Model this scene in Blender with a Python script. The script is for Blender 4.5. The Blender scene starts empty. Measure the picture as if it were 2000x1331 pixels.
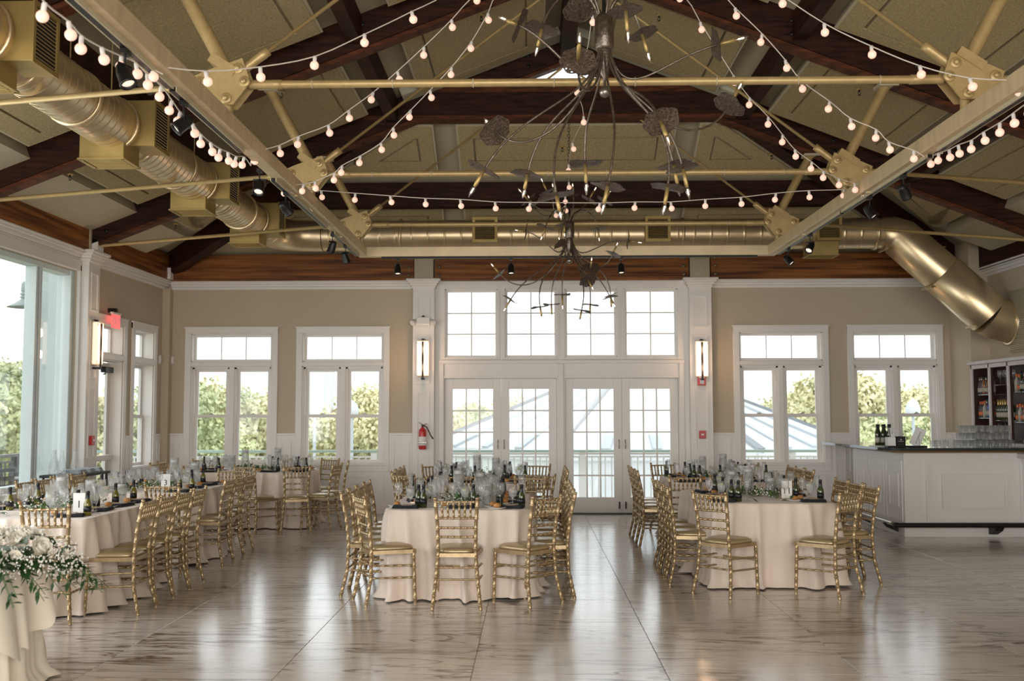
import bpy, math, random
from mathutils import Vector, Matrix
random.seed(7)
PI = math.pi
R = math.radians
SC = bpy.context.scene
COL = SC.collection

# ------------------------------------------------------------------ camera
FPX = 2000.0
cam_d = bpy.data.cameras.new('camera')
cam_d.sensor_width = 36.0
cam_d.lens = 36.0 * FPX / 2000.0
cam_d.clip_end = 400
cam_d.dof.use_dof = True
cam_d.dof.focus_distance = 9.5
cam_d.dof.aperture_fstop = 2.4
cam = bpy.data.objects.new('camera', cam_d)
COL.objects.link(cam)
YAW, TILT, ROLL = math.atan(38 / FPX), math.atan(139.5 / FPX), R(-0.1)
CM = Matrix.Rotation(YAW, 4, 'Z') @ Matrix.Rotation(PI / 2 + TILT, 4, 'X') @ Matrix.Rotation(ROLL, 4, 'Z')
CM.translation = Vector((0, 0, 1.6))
cam.matrix_world = CM
SC.camera = cam

# ------------------------------------------------------------------ sky, lights, exposure
w = bpy.data.worlds.new('sky')
SC.world = w
w.use_nodes = True
bg = w.node_tree.nodes['Background']
bg.inputs[0].default_value = (0.93, 0.965, 1.0, 1)
bg.inputs[1].default_value = 2.2


def area(name, loc, rot, sx, sy, power, col):
    d = bpy.data.lights.new(name, 'AREA')
    d.shape = 'RECTANGLE'
    d.size, d.size_y = sx, sy
    d.energy = power
    d.color = col
    o = bpy.data.objects.new(name, d)
    o.location = loc
    o.rotation_euler = rot
    COL.objects.link(o)
    return o


area('rear_fill_lamp', (0.5, -3.4, 2.4), (R(90), 0, 0), 10.5, 3.2, 520, (1.0, 0.95, 0.88))  # added fill lamp at the unseen rear opening, brightens the room from the front
area('side_window_daylight', (-5.95, 4.2, 2.1), (R(90), 0, R(-90)), 9.0, 2.6, 240, (0.94, 0.97, 1.0))
SC.view_settings.view_transform = 'Standard'
SC.view_settings.look = 'None'
SC.view_settings.gamma = 1
SC.view_settings.use_curve_mapping = False
SC.view_settings.exposure = 0.2
cy = SC.cycles
cy.max_bounces = 14
cy.diffuse_bounces = 4
cy.glossy_bounces = 4
cy.transmission_bounces = 12
cy.transparent_max_bounces = 24
cy.sample_clamp_indirect = 4.0
cy.sample_clamp_direct = 0
cy.caustics_reflective = False
cy.caustics_refractive = False
cy.use_denoising = True


# ------------------------------------------------------------------ helpers
def ray(px, py):
    d = CM.to_3x3() @ Vector(((px - 1000) / FPX, (665.5 - py) / FPX, -1))
    return d


def atY(px, py, Y):
    d = ray(px, py)
    return Vector((0, 0, 1.6)) + d * (Y / d.y)


def atZ(px, py, Z):
    d = ray(px, py)
    return Vector((0, 0, 1.6)) + d * ((Z - 1.6) / d.z)


class MB:
    def __init__(self):
        self.v = []
        self.f = []
        self.sm = []

    def add(self, vs, fs, smooth=False):
        b = len(self.v)
        self.v += [tuple(p) for p in vs]
        for q in fs:
            self.f.append(tuple(i + b for i in q))
            self.sm.append(smooth)
        return self

    def box(self, x0, x1, y0, y1, z0, z1):
        vs = [(x, y, z) for x in (x0, x1) for y in (y0, y1) for z in (z0, z1)]
        return self.add(vs, [(0, 1, 3, 2), (4, 6, 7, 5), (0, 4, 5, 1), (2, 3, 7, 6), (0, 2, 6, 4), (1, 5, 7, 3)])

    def cbox(self, x0, x1, y0, y1, z0, z1, c=0.004):
        """box with chamfered edges"""
        m = [(x0 + x1) / 2, (y0 + y1) / 2, (z0 + z1) / 2]
        h = [abs(x1 - x0) / 2, abs(y1 - y0) / 2, abs(z1 - z0) / 2]
        c = min(c, min(h) * 0.6)
        vs = []
        idx = {}
        for sx in (-1, 1):
            for sy in (-1, 1):
                for sz in (-1, 1):
                    for a in range(3):
                        s = (sx, sy, sz)
                        p = [m[k] + s[k] * (h[k] - (0 if k == a else c)) for k in range(3)]
                        idx[(sx, sy, sz, a)] = len(vs)
                        vs.append(p)
        fs = []
        S = (-1, 1)
        for a in range(3):
            b, d = [k for k in range(3) if k != a]
            for s in S:
                q = []
                for (u, w_) in ((-1, -1), (1, -1), (1, 1), (-1, 1)):
                    k = [0, 0, 0]
                    k[a], k[b], k[d] = s, u, w_
                    q.append(idx[(k[0], k[1], k[2], a)])
                flip = (s > 0) == (a == 1)
                fs.append(tuple(q[::-1]) if flip else tuple(q))
        for a in range(3):   # edges parallel to a
            b, d = [k for k in range(3) if k != a]
            for u in S:
                for w_ in S:
                    q = []
                    for (s, ax) in ((-1, b), (1, b), (1, d), (-1, d)):
                        k = [0, 0, 0]
                        k[a], k[b], k[d] = s, u, w_
                        q.append(idx[(k[0], k[1], k[2], ax)])
                    fs.append(tuple(q))
        for sx in S:
            for sy in S:
                for sz in S:
                    fs.append((idx[(sx, sy, sz, 0)], idx[(sx, sy, sz, 1)], idx[(sx, sy, sz, 2)]))
        return self.add(vs, fs)

    def prism(self, pts, axis, a, b, smooth=False):
        """extrude a 2-D polygon; axis 'y': pts=(x,z), 'x': pts=(y,z), 'z': pts=(x,y)"""
        n = len(pts)
        def mk(p, t):
            return (p[0], t, p[1]) if axis == 'y' else ((t, p[0], p[1]) if axis == 'x' else (p[0], p[1], t))
        vs = [mk(p, a) for p in pts] + [mk(p, b) for p in pts]
        self.add(vs[:n], [tuple(range(n))])
        self.add(vs[n:], [tuple(range(n))[::-1]])
        self.add(vs, [(i, i + n, (i + 1) % n + n, (i + 1) % n) for i in range(n)], smooth)
        return self

    def bar(self, p0, p1, w_, h, up=(0, 0, 1)):
        p0, p1 = Vector(p0), Vector(p1)
        t = (p1 - p0).normalized()
        u = Vector(up)
        s = t.cross(u)
        if s.length < 1e-4:
            s = t.cross(Vector((0, 1, 0)))
        s.normalize()
        u = s.cross(t)
        vs = [p + s * a * w_ / 2 + u * b * h / 2 for p in (p0, p1) for a, b in ((-1, -1), (1, -1), (1, 1), (-1, 1))]
        return self.add(vs, [(3, 2, 1, 0), (4, 5, 6, 7), (0, 1, 5, 4), (1, 2, 6, 5), (2, 3, 7, 6), (3, 0, 4, 7)])

    def sweep(self, pts, radii, seg=8, cap=True):
        pts = [Vector(p) for p in pts]
        n = len(pts)
        if not hasattr(radii, '__len__'):
            radii = [radii] * n
        ts = []
        for i in range(n):
            a = pts[max(i - 1, 0)]
            b = pts[min(i + 1, n - 1)]
            d = (b - a)
            if d.length < 1e-9:
                d = ts[-1] if ts else Vector((0, 0, 1))
            ts.append(d.normalized())
        ref = Vector((0, 0, 1)) if abs(ts[0].z) < 0.9 else Vector((1, 0, 0))
        u = ts[0].cross(ref).normalized()
        vs = []
        for i in range(n):
            u = (u - ts[i] * u.dot(ts[i]))
            if u.length < 1e-6:
                u = ts[i].cross(Vector((0.3, 0.5, 0.8)))
            u.normalize()
            w_ = ts[i].cross(u)
            for k in range(seg):
                a = 2 * PI * k / seg
                vs.append(pts[i] + (u * math.cos(a) + w_ * math.sin(a)) * radii[i])
        fs = []
        for i in range(n - 1):
            for k in range(seg):
                k2 = (k + 1) % seg
                fs.append((i * seg + k, i * seg + k2, (i + 1) * seg + k2, (i + 1) * seg + k))
        self.add(vs, fs, True)
        if cap:
            self.add(vs[:seg], [tuple(range(seg))[::-1]])
            self.add(vs[-seg:], [tuple(range(seg))])
        return self

    def tube(self, p0, p1, r, seg=8):
        return self.sweep([p0, p1], [r, r], seg)

    def lathe(self, prof, seg=12, c=(0, 0, 0), axis=(0, 0, 1), smooth=True):
        """prof = [(r, h), ...] about axis from c"""
        ax = Vector(axis).normalized()
        ref = Vector((0, 0, 1)) if abs(ax.z) < 0.9 else Vector((1, 0, 0))
        u = ax.cross(ref).normalized()
        w_ = ax.cross(u)
        c = Vector(c)
        vs = []
        for r, h in prof:
            for k in range(seg):
                a = 2 * PI * k / seg
                vs.append(c + ax * h + (u * math.cos(a) + w_ * math.sin(a)) * max(r, 1e-5))
        fs = []
        for i in range(len(prof) - 1):
            for k in range(seg):
                k2 = (k + 1) % seg
                fs.append((i * seg + k, i * seg + k2, (i + 1) * seg + k2, (i + 1) * seg + k))
        return self.add(vs, fs, smooth)

    def ball(self, c, r, seg=10, rings=6, sc=(1, 1, 1)):
        vs, fs = [], []
        c = Vector(c)
        for i in range(rings + 1):
            th = PI * i / rings
            for k in range(seg):
                a = 2 * PI * k / seg
                vs.append((c.x + r * sc[0] * math.sin(th) * math.cos(a), c.y + r * sc[1] * math.sin(th) * math.sin(a), c.z + r * sc[2] * math.cos(th)))
        for i in range(rings):
            for k in range(seg):
                k2 = (k + 1) % seg
                fs.append((i * seg + k, (i + 1) * seg + k, (i + 1) * seg + k2, i * seg + k2))
        return self.add(vs, fs, True)

    def mesh(self, name, m):
        me = bpy.data.meshes.new(name)
        me.from_pydata(self.v, [], self.f)
        me.polygons.foreach_set('use_smooth', self.sm)
        if m:
            me.materials.append(m)
        me.update()
        return me

    def build(self, name, m, parent=None, loc=None, rz=0):
        return link(name, self.mesh(name, m), parent, loc, rz)


def link(name, me, parent=None, loc=None, rz=0):
    o = bpy.data.objects.new(name, me)
    COL.objects.link(o)
    if parent:
        o.parent = parent
    if loc is not None:
        o.location = loc
    if rz:
        o.rotation_euler = (0, 0, rz)
    return o


def tag(o, label=None, cat=None, group=None, kind=None):
    for k, v in (('label', label), ('category', cat), ('group', group), ('kind', kind)):
        if v:
            o[k] = v
    return o


def empty(name, loc=(0, 0, 0), rz=0):
    o = bpy.data.objects.new(name, None)
    o.empty_display_size = 0.05
    o.location = loc
    o.rotation_euler = (0, 0, rz)
    COL.objects.link(o)
    return o


def thing(name, label, cat, loc=(0, 0, 0), rz=0, group=None):
    return tag(empty(name, loc, rz), label, cat, group)


def struct(name, loc=(0, 0, 0)):
    return tag(empty(name, loc), kind='structure')


KIDS = {}


def copy_tree(o, label, group=None, loc=None, rz=None):
    r = o.copy()
    COL.objects.link(r)
    r['label'] = label
    if group:
        r['group'] = group
    if loc is not None:
        r.location = loc
    if rz is not None:
        r.rotation_euler = (0, 0, rz)
    if o.name not in KIDS:
        KIDS[o.name] = [(ch, list(ch.children)) for ch in o.children]
    for ch, gs in KIDS[o.name]:
        c = ch.copy()
        COL.objects.link(c)
        c.parent = r
        for g in gs:
            d = g.copy()
            COL.objects.link(d)
            d.parent = c
    return r


# ------------------------------------------------------------------ materials
def mat(name, col, rough=0.5, metal=0.0, var=0.0, vscale=8.0, bump=0.0, bscale=60.0, stretch=(1, 1, 1), emit=None, estr=0.0, sheen=0.0, coat=0.0, col2=None, coords='Object', spec=None):
    m = bpy.data.materials.new(name)
    m.use_nodes = True
    nt = m.node_tree
    b = nt.nodes['Principled BSDF']
    b.inputs['Base Color'].default_value = (*col, 1)
    b.inputs['Roughness'].default_value = rough
    b.inputs['Metallic'].default_value = metal
    if spec is not None:
        b.inputs['Specular IOR Level'].default_value = spec
    if coat:
        b.inputs['Coat Weight'].default_value = coat
        b.inputs['Coat Roughness'].default_value = 0.1
    if sheen:
        b.inputs['Sheen Weight'].default_value = sheen
    if emit:
        b.inputs['Emission Color'].default_value = (*emit, 1)
        b.inputs['Emission Strength'].default_value = estr
    if var or bump:
        tc = nt.nodes.new('ShaderNodeTexCoord')
        mp = nt.nodes.new('ShaderNodeMapping')
        mp.inputs['Scale'].default_value = stretch
        if coords == 'World':
            g = nt.nodes.new('ShaderNodeNewGeometry')
            nt.links.new(g.outputs['Position'], mp.inputs[0])
        else:
            nt.links.new(tc.outputs['Object'], mp.inputs[0])
    if var:
        n = nt.nodes.new('ShaderNodeTexNoise')
        n.inputs['Scale'].default_value = vscale
        n.inputs['Detail'].default_value = 5
        nt.links.new(mp.outputs[0], n.inputs['Vector'])
        r = nt.nodes.new('ShaderNodeValToRGB')
        r.color_ramp.elements[0].position = 0.3
        r.color_ramp.elements[1].position = 0.7
        c2 = col2 or tuple(min(1, c * (1 + var)) for c in col)
        c1 = tuple(c * (1 - var) for c in col)
        r.color_ramp.elements[0].color = (*c1, 1)
        r.color_ramp.elements[1].color = (*c2, 1)
        nt.links.new(n.outputs['Fac'], r.inputs[0])
        nt.links.new(r.outputs[0], b.inputs['Base Color'])
    if bump:
        n2 = nt.nodes.new('ShaderNodeTexNoise')
        n2.inputs['Scale'].default_value = bscale
        n2.inputs['Detail'].default_value = 3
        nt.links.new(mp.outputs[0], n2.inputs['Vector'])
        bp = nt.nodes.new('ShaderNodeBump')
        bp.inputs['Strength'].default_value = bump
        bp.inputs['Distance'].default_value = 0.01
        nt.links.new(n2.outputs['Fac'], bp.inputs['Height'])
        nt.links.new(bp.outputs[0], b.inputs['Normal'])
    return m


def glass(name, tint=(1, 1, 1), base=0.05, grow=0.6, rough=0.02):
    m = bpy.data.materials.new(name)
    m.use_nodes = True
    nt = m.node_tree
    nt.nodes.clear()
    out = nt.nodes.new('ShaderNodeOutputMaterial')
    mix = nt.nodes.new('ShaderNodeMixShader')
    tr = nt.nodes.new('ShaderNodeBsdfTransparent')
    tr.inputs[0].default_value = (*tint, 1)
    gl = nt.nodes.new('ShaderNodeBsdfGlossy')
    gl.inputs['Roughness'].default_value = rough
    lw = nt.nodes.new('ShaderNodeLayerWeight')
    lw.inputs[0].default_value = 0.35
    ma = nt.nodes.new('ShaderNodeMath')
    ma.operation = 'MULTIPLY_ADD'
    ma.inputs[1].default_value = grow
    ma.inputs[2].default_value = base
    nt.links.new(lw.outputs['Facing'], ma.inputs[0])
    nt.links.new(ma.outputs[0], mix.inputs[0])
    nt.links.new(tr.outputs[0], mix.inputs[1])
    nt.links.new(gl.outputs[0], mix.inputs[2])
    nt.links.new(mix.outputs[0], out.inputs[0])
    return m


def tableglass(name, tint, part):
    """thin clear glass: mostly straight through, partly refracting, glossy at the edges"""
    m = glass(name, tint, 0.02, 0.30, 0.05)
    nt = m.node_tree
    ma = [n for n in nt.nodes if n.type == 'MATH'][0]
    pw = nt.nodes.new('ShaderNodeMath')
    pw.operation = 'POWER'
    pw.inputs[1].default_value = 2.5
    lw = [n for n in nt.nodes if n.type == 'LAYER_WEIGHT'][0]
    lw.inputs[0].default_value = 0.5
    nt.links.new(lw.outputs['Facing'], pw.inputs[0])
    nt.links.new(pw.outputs[0], ma.inputs[0])
    mix = [n for n in nt.nodes if n.type == 'MIX_SHADER'][0]
    tr = [n for n in nt.nodes if n.type == 'BSDF_TRANSPARENT'][0]
    rf = nt.nodes.new('ShaderNodeBsdfRefraction')
    rf.inputs['IOR'].default_value = 1.25
    rf.inputs['Roughness'].default_value = 0.05
    rf.inputs[0].default_value = (1, 1, 1, 1)
    m2 = nt.nodes.new('ShaderNodeMixShader')
    m2.inputs[0].default_value = part
    nt.links.new(tr.outputs[0], m2.inputs[1])
    nt.links.new(rf.outputs[0], m2.inputs[2])
    df = nt.nodes.new('ShaderNodeBsdfDiffuse')
    df.inputs[0].default_value = (.95, .95, .95, 1)
    m3 = nt.nodes.new('ShaderNodeMixShader')
    m3.inputs[0].default_value = 0.06
    nt.links.new(m2.outputs[0], m3.inputs[1])
    nt.links.new(df.outputs[0], m3.inputs[2])
    nt.links.new(m3.outputs[0], mix.inputs[1])
    return m


def wood(name, dark, light, scale=3.0, stretch=(0.4, 6, 6), rough=0.45):
    m = mat(name, dark, rough, spec=0.2, var=0.3, vscale=scale, bump=0.15, bscale=scale * 6, stretch=stretch, col2=light, coords='World')
    return m


M = {}
M['wall'] = mat('wall_paint', (0.54, 0.455, 0.335), 0.85, var=0.03, vscale=1.5, bump=0.03, bscale=90)
M['white'] = mat('white_trim_paint', (0.80, 0.77, 0.73), 0.42, var=0.02, vscale=3)
M['whitebar'] = mat('bar_paint', (0.74, 0.72, 0.69), 0.45, var=0.02, vscale=3)
M['extwhite'] = mat('exterior_frame_paint', (0.62, 0.70, 0.70), 0.5, var=0.03)
M['rafter'] = wood('dark_stained_beam', (0.014, 0.0048, 0.0022), (0.055, 0.016, 0.007), 3.0, (1.2, 1.2, 9), 0.6)
M['redwood'] = wood('red_brown_beam_edge', (0.045, 0.014, 0.006), (0.15, 0.045, 0.018), 3.0, (1.2, 1.2, 9), 0.6)
M['skyglow'] = mat('skylight_glow_paint', (0.62, 0.60, 0.46), 0.6, var=0.04)  # deck colour lightened to imitate skylight
M['header'] = wood('brown_stained_beam', (0.10, 0.030, 0.008), (0.36, 0.135, 0.035), 2.6, (0.35, 0.35, 8))
M['deck'] = mat('ceiling_deck_paint', (0.46, 0.40, 0.27), 0.8, var=0.04, vscale=1.2)
M['panel'] = mat('fibre_ceiling_panel', (0.42, 0.33, 0.175), 0.95, var=0.25, vscale=55, bump=0.5, bscale=110)
M['panelrim'] = mat('panel_rim_paint', (0.53, 0.465, 0.32), 0.7, var=0.05)
M['gold'] = mat('gold_painted_steel', (0.52, 0.375, 0.17), 0.42, 0.35, var=0.10, vscale=14, bump=0.05)
M['duct'] = mat('bronze_painted_duct', (0.68, 0.54, 0.34), 0.30, 0.8, var=0.10, vscale=5)
M['ductflat'] = mat('gold_duct_box', (0.42, 0.30, 0.105), 0.45, 0.5, var=0.15, vscale=4)
M['channel'] = mat('champagne_channel', (0.70, 0.56, 0.35), 0.45, 0.25, var=0.10, vscale=3, stretch=(1, 4, 1))
M['black'] = mat('black_metal', (0.012, 0.012, 0.012), 0.4, 0.3, var=0.2)
M['dark_gap'] = mat('dark_gap', (0.01, 0.009, 0.008), 0.8, var=0.2)
M['iron'] = mat('bronzed_iron', (0.19, 0.155, 0.125), 0.34, 0.85, var=0.35, vscale=30, bump=0.3, bscale=60)
M['lily'] = mat('pierced_disc_metal', (0.17, 0.125, 0.10), 0.5, 0.7, var=0.5, vscale=45, bump=0.8, bscale=70)
M['candle'] = mat('brass_candle_sleeve', (0.50, 0.36, 0.14), 0.45, 0.6, var=0.2, vscale=25)
M['pewter'] = mat('pewter_ball', (0.35, 0.33, 0.29), 0.3, 0.9, var=0.1)
M['chair'] = mat('gold_chair_lacquer', (0.435, 0.32, 0.18), 0.32, 0.55, var=0.18, vscale=20)
M['vinyl'] = mat('gold_vinyl', (0.43, 0.335, 0.19), 0.28, 0.4, var=0.05, vscale=6, bump=0.05, bscale=200)
M['linen'] = mat('ivory_linen', (0.78, 0.665, 0.57), 0.85, var=0.03, vscale=4, bump=0.06, bscale=400, sheen=0.2)
M['overlay'] = mat('cream_overlay_cloth', (0.92, 0.83, 0.70), 0.8, var=0.03, vscale=4, bump=0.05, bscale=400, sheen=0.2)
M['napkin'] = mat('black_napkin', (0.018, 0.020, 0.026), 0.8, var=0.2, vscale=30, bump=0.2, bscale=200)
M['card'] = mat('kraft_menu_card', (0.50, 0.37, 0.27), 0.8, var=0.05)
M['paper'] = mat('white_card', (0.85, 0.84, 0.82), 0.6, var=0.02)
M['ink'] = mat('black_ink', (0.01, 0.01, 0.01), 0.6, var=0.1)
M['china'] = mat('white_china', (0.78, 0.77, 0.75), 0.15, var=0.02)
M['bread'] = mat('golden_crust', (0.52, 0.24, 0.07), 0.6, var=0.4, vscale=25, bump=0.3)
M['steel'] = mat('cutlery_steel', (0.7, 0.7, 0.7), 0.15, 1.0, var=0.05)
M['glass'] = tableglass('clear_glass', (0.985, 0.99, 0.99), 0.12)
M['pane'] = glass('window_glass', (0.985, 0.995, 0.99), 0.03, 0.25, 0.0)
M['water'] = mat('iced_water', (0.80, 0.82, 0.77), 0.15, var=0.12, vscale=60)
M['water'].node_tree.nodes['Principled BSDF'].inputs['Transmission Weight'].default_value = 0.0
M['water'].node_tree.nodes['Principled BSDF'].inputs['Alpha'].default_value = 0.25
M['greenglass'] = mat('dark_green_glass', (0.035, 0.05, 0.012), 0.06, var=0.3, spec=0.8)
M['olive'] = mat('olive_glass_wine', (0.16, 0.14, 0.015), 0.06, var=0.3, spec=0.8)
M['foil'] = mat('black_foil', (0.02, 0.02, 0.025), 0.35, 0.3, var=0.2)
M['lemon'] = mat('lemon_slice', (0.80, 0.72, 0.30), 0.4, var=0.1)
M['wax'] = mat('floating_candle_wax', (0.86, 0.84, 0.80), 0.5, var=0.02)
M['leaf'] = mat('green_leaf', (0.045, 0.11, 0.03), 0.45, var=0.5, vscale=12, col2=(0.13, 0.23, 0.07))
M['leafdark'] = mat('dark_green_leaf', (0.012, 0.04, 0.010), 0.45, var=0.5, vscale=12, col2=(0.035, 0.10, 0.025), spec=0.3)
M['petal'] = mat('white_petal', (0.88, 0.85, 0.74), 0.6, var=0.06, vscale=20)
M['breath'] = mat('tiny_white_flowers', (0.86, 0.85, 0.78), 0.7, var=0.1, vscale=30)
M['bulb'] = mat('lit_globe_bulb', (0.9, 0.6, 0.5), 0.3, emit=(1.0, 0.60, 0.45), estr=0.58, var=0.05)
M['core'] = mat('glowing_filament', (1, 0.9, 0.8), 0.3, emit=(1.0, 0.78, 0.58), estr=5.0, var=0.05)
M['bulbglass'] = glass('bulb_glass', (1.0, 0.96, 0.93), 0.08, 0.5)
M['socket'] = mat('white_socket', (0.72, 0.69, 0.66), 0.5, var=0.05)
M['cordm'] = mat('white_cord', (0.70, 0.64, 0.56), 0.6, var=0.05)
M['sconce'] = mat('frosted_lit_shade', (0.9, 0.8, 0.7), 0.5, emit=(1.0, 0.66, 0.45), estr=0.62, var=0.05)
M['red'] = mat('red_enamel', (0.55, 0.03, 0.03), 0.3, var=0.1)
M['exitred'] = mat('lit_exit_panel', (0.9, 0.2, 0.2), 0.4, emit=(1.0, 0.13, 0.13), estr=0.8, var=0.05)
M['plastic'] = mat('white_plastic', (0.75, 0.74, 0.72), 0.4, var=0.03)
M['bartop'] = mat('black_polished_stone', (0.012, 0.014, 0.014), 0.04, var=0.3, vscale=30, coat=0.6)
M['bartrim'] = mat('brown_edge_wood', (0.22, 0.13, 0.05), 0.5, var=0.2)
M['barinside'] = mat('dark_shelf_wood', (0.045, 0.014, 0.010), 0.5, var=0.3, vscale=5, coords='World')
M['shelf_glass'] = glass('shelf_glass', (0.75, 0.9, 0.85), 0.25, 0.5)
M['lightwood'] = mat('painted_backbar', (0.62, 0.56, 0.54), 0.45, var=0.05)
M['railgreen'] = mat('pale_green_rail', (0.33, 0.45, 0.40), 0.5, var=0.05)
M['baluster'] = mat('white_baluster', (0.72, 0.76, 0.76), 0.5, var=0.03)
M['darkrail'] = mat('grey_iron_rail', (0.10, 0.11, 0.11), 0.5, var=0.1)
M['tent'] = mat('pale_metal_roof', (0.52, 0.55, 0.57), 0.6, var=0.02)
M['tentrib'] = mat('grey_roof_seam', (0.40, 0.44, 0.47), 0.6, var=0.02)
M['siding'] = mat('pale_blue_siding', (0.50, 0.58, 0.58), 0.7, var=0.03)
M['boards'] = mat('weathered_deck_boards', (0.38, 0.36, 0.33), 0.8, var=0.15, vscale=4, stretch=(1, 8, 1))
M['lawn'] = mat('pale_lawn', (0.42, 0.44, 0.24), 0.95, var=0.25, vscale=0.5, coords='World')
M['treeleaf'] = mat('golden_tree_leaf', (0.55, 0.55, 0.30), 0.8, var=0.2, vscale=0.9, col2=(0.86, 0.80, 0.52), coords='World')  # pale golden leaf colour
M['treeleaf2'] = mat('green_tree_leaf', (0.42, 0.50, 0.28), 0.8, var=0.2, vscale=0.9, col2=(0.72, 0.74, 0.42), coords='World')
M['bark'] = mat('grey_bark', (0.22, 0.19, 0.16), 0.9, var=0.2)
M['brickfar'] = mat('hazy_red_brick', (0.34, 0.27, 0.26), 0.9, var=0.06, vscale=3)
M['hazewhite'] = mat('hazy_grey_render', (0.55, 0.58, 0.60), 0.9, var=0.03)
M['lampgrey'] = mat('pale_grey_lamp_enamel', (0.30, 0.36, 0.36), 0.5, var=0.05)
M['darkglass'] = mat('far_window_glass', (0.45, 0.48, 0.52), 0.2, var=0.1)
M['towel'] = mat('folded_grey_cloth', (0.42, 0.46, 0.50), 0.9, var=0.1)
M['blueliq'] = mat('blue_glass', (0.03, 0.12, 0.42), 0.08, var=0.2)
M['orangecap'] = mat('orange_label', (0.75, 0.20, 0.07), 0.5, var=0.1)
M['amber'] = mat('amber_spirit', (0.33, 0.12, 0.03), 0.08, var=0.2)
M['cream'] = mat('cream_label', (0.50, 0.46, 0.38), 0.6, var=0.05)
M['goldfoil'] = mat('gold_foil_cap', (0.55, 0.38, 0.14), 0.35, 0.6, var=0.1)
M['bulb'].cycles.emission_sampling = 'NONE'
M['core'].cycles.emission_sampling = 'NONE'
M['lens'] = mat('lit_spot_lens', (0.8, 0.7, 0.6), 0.3, emit=(1.0, 0.80, 0.62), estr=0.9, var=0.05)
M['lens'].cycles.emission_sampling = 'NONE'
M['exitred'].cycles.emission_sampling = 'NONE'
M['sconce'].cycles.emission_sampling = 'NONE'


def floor_material():
    m = bpy.data.materials.new('veined_floor_panel')
    m.use_nodes = True
    nt = m.node_tree
    L = nt.links.new
    b = nt.nodes['Principled BSDF']
    g = nt.nodes.new('ShaderNodeNewGeometry')
    oi = nt.nodes.new('ShaderNodeObjectInfo')
    cmb = nt.nodes.new('ShaderNodeCombineXYZ')
    mu = nt.nodes.new('ShaderNodeMath'); mu.operation = 'MULTIPLY'; mu.inputs[1].default_value = 60
    L(oi.outputs['Random'], mu.inputs[0])
    L(mu.outputs[0], cmb.inputs[2])
    add = nt.nodes.new('ShaderNodeVectorMath'); add.operation = 'ADD'
    L(g.outputs['Position'], add.inputs[0]); L(cmb.outputs[0], add.inputs[1])

    def vein(sx, sy, scale, lo, hi, dist):
        mp = nt.nodes.new('ShaderNodeMapping')
        mp.inputs['Scale'].default_value = (sx, sy, 1)
        mp.inputs['Rotation'].default_value = (0, 0, R(4))
        L(add.outputs[0], mp.inputs[0])
        n = nt.nodes.new('ShaderNodeTexNoise')
        n.inputs['Scale'].default_value = scale
        n.inputs['Detail'].default_value = 4
        n.inputs['Distortion'].default_value = dist
        L(mp.outputs[0], n.inputs['Vector'])
        s = nt.nodes.new('ShaderNodeMath'); s.operation = 'SUBTRACT'; s.inputs[1].default_value = 0.5
        L(n.outputs['Fac'], s.inputs[0])
        a = nt.nodes.new('ShaderNodeMath'); a.operation = 'ABSOLUTE'
        L(s.outputs[0], a.inputs[0])
        r = nt.nodes.new('ShaderNodeMapRange')
        r.inputs['From Min'].default_value = lo
        r.inputs['From Max'].default_value = hi
        r.inputs['To Min'].default_value = 1
        r.inputs['To Max'].default_value = 0
        L(a.outputs[0], r.inputs['Value'])
        return r.outputs[0]
    v1 = vein(0.6, 3.8, 1.2, 0.006, 0.040, 1.6)
    v2 = vein(0.7, 7.0, 1.8, 0.0, 0.05, 1.0)
    mk = nt.nodes.new('ShaderNodeTexNoise'); mk.inputs['Scale'].default_value = 1.1
    L(add.outputs[0], mk.inputs['Vector'])
    mr = nt.nodes.new('ShaderNodeMapRange')
    mr.inputs['From Min'].default_value = 0.36; mr.inputs['From Max'].default_value = 0.56
    L(mk.outputs['Fac'], mr.inputs['Value'])
    m1 = nt.nodes.new('ShaderNodeMath'); m1.operation = 'MULTIPLY'
    L(v1, m1.inputs[0]); L(mr.outputs[0], m1.inputs[1])
    c1 = nt.nodes.new('ShaderNodeMixRGB')
    c1.inputs[1].default_value = (0.62, 0.565, 0.515, 1)
    c1.inputs[2].default_value = (0.33, 0.265, 0.215, 1)
    h = nt.nodes.new('ShaderNodeMath'); h.operation = 'MULTIPLY'; h.inputs[1].default_value = 0.35
    L(v2, h.inputs[0]); L(h.outputs[0], c1.inputs[0])
    c2 = nt.nodes.new('ShaderNodeMixRGB')
    c2.inputs[2].default_value = (0.075, 0.038, 0.022, 1)
    L(m1.outputs[0], c2.inputs[0]); L(c1.outputs[0], c2.inputs[1])
    L(c2.outputs[0], b.inputs['Base Color'])
    # lengthwise polish streaks
    mp = nt.nodes.new('ShaderNodeMapping'); mp.inputs['Scale'].default_value = (1.0, 14, 1)
    L(add.outputs[0], mp.inputs[0])
    nn = nt.nodes.new('ShaderNodeTexNoise'); nn.inputs['Scale'].default_value = 2.0; nn.inputs['Detail'].default_value = 3
    L(mp.outputs[0], nn.inputs['Vector'])
    rr = nt.nodes.new('ShaderNodeMapRange')
    rr.inputs['To Min'].default_value = 0.12; rr.inputs['To Max'].default_value = 0.24
    L(nn.outputs['Fac'], rr.inputs['Value']); L(rr.outputs[0], b.inputs['Roughness'])
    bp = nt.nodes.new('ShaderNodeBump'); bp.inputs['Strength'].default_value = 0.03; bp.inputs['Distance'].default_value = 0.01
    L(nn.outputs['Fac'], bp.inputs['Height']); L(bp.outputs[0], b.inputs['Normal'])
    b.inputs['Specular IOR Level'].default_value = 1.0
    b.inputs['Coat Weight'].default_value = 0.3
    b.inputs['Coat Roughness'].default_value = 0.17
    return m


M['floor'] = floor_material()

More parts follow.
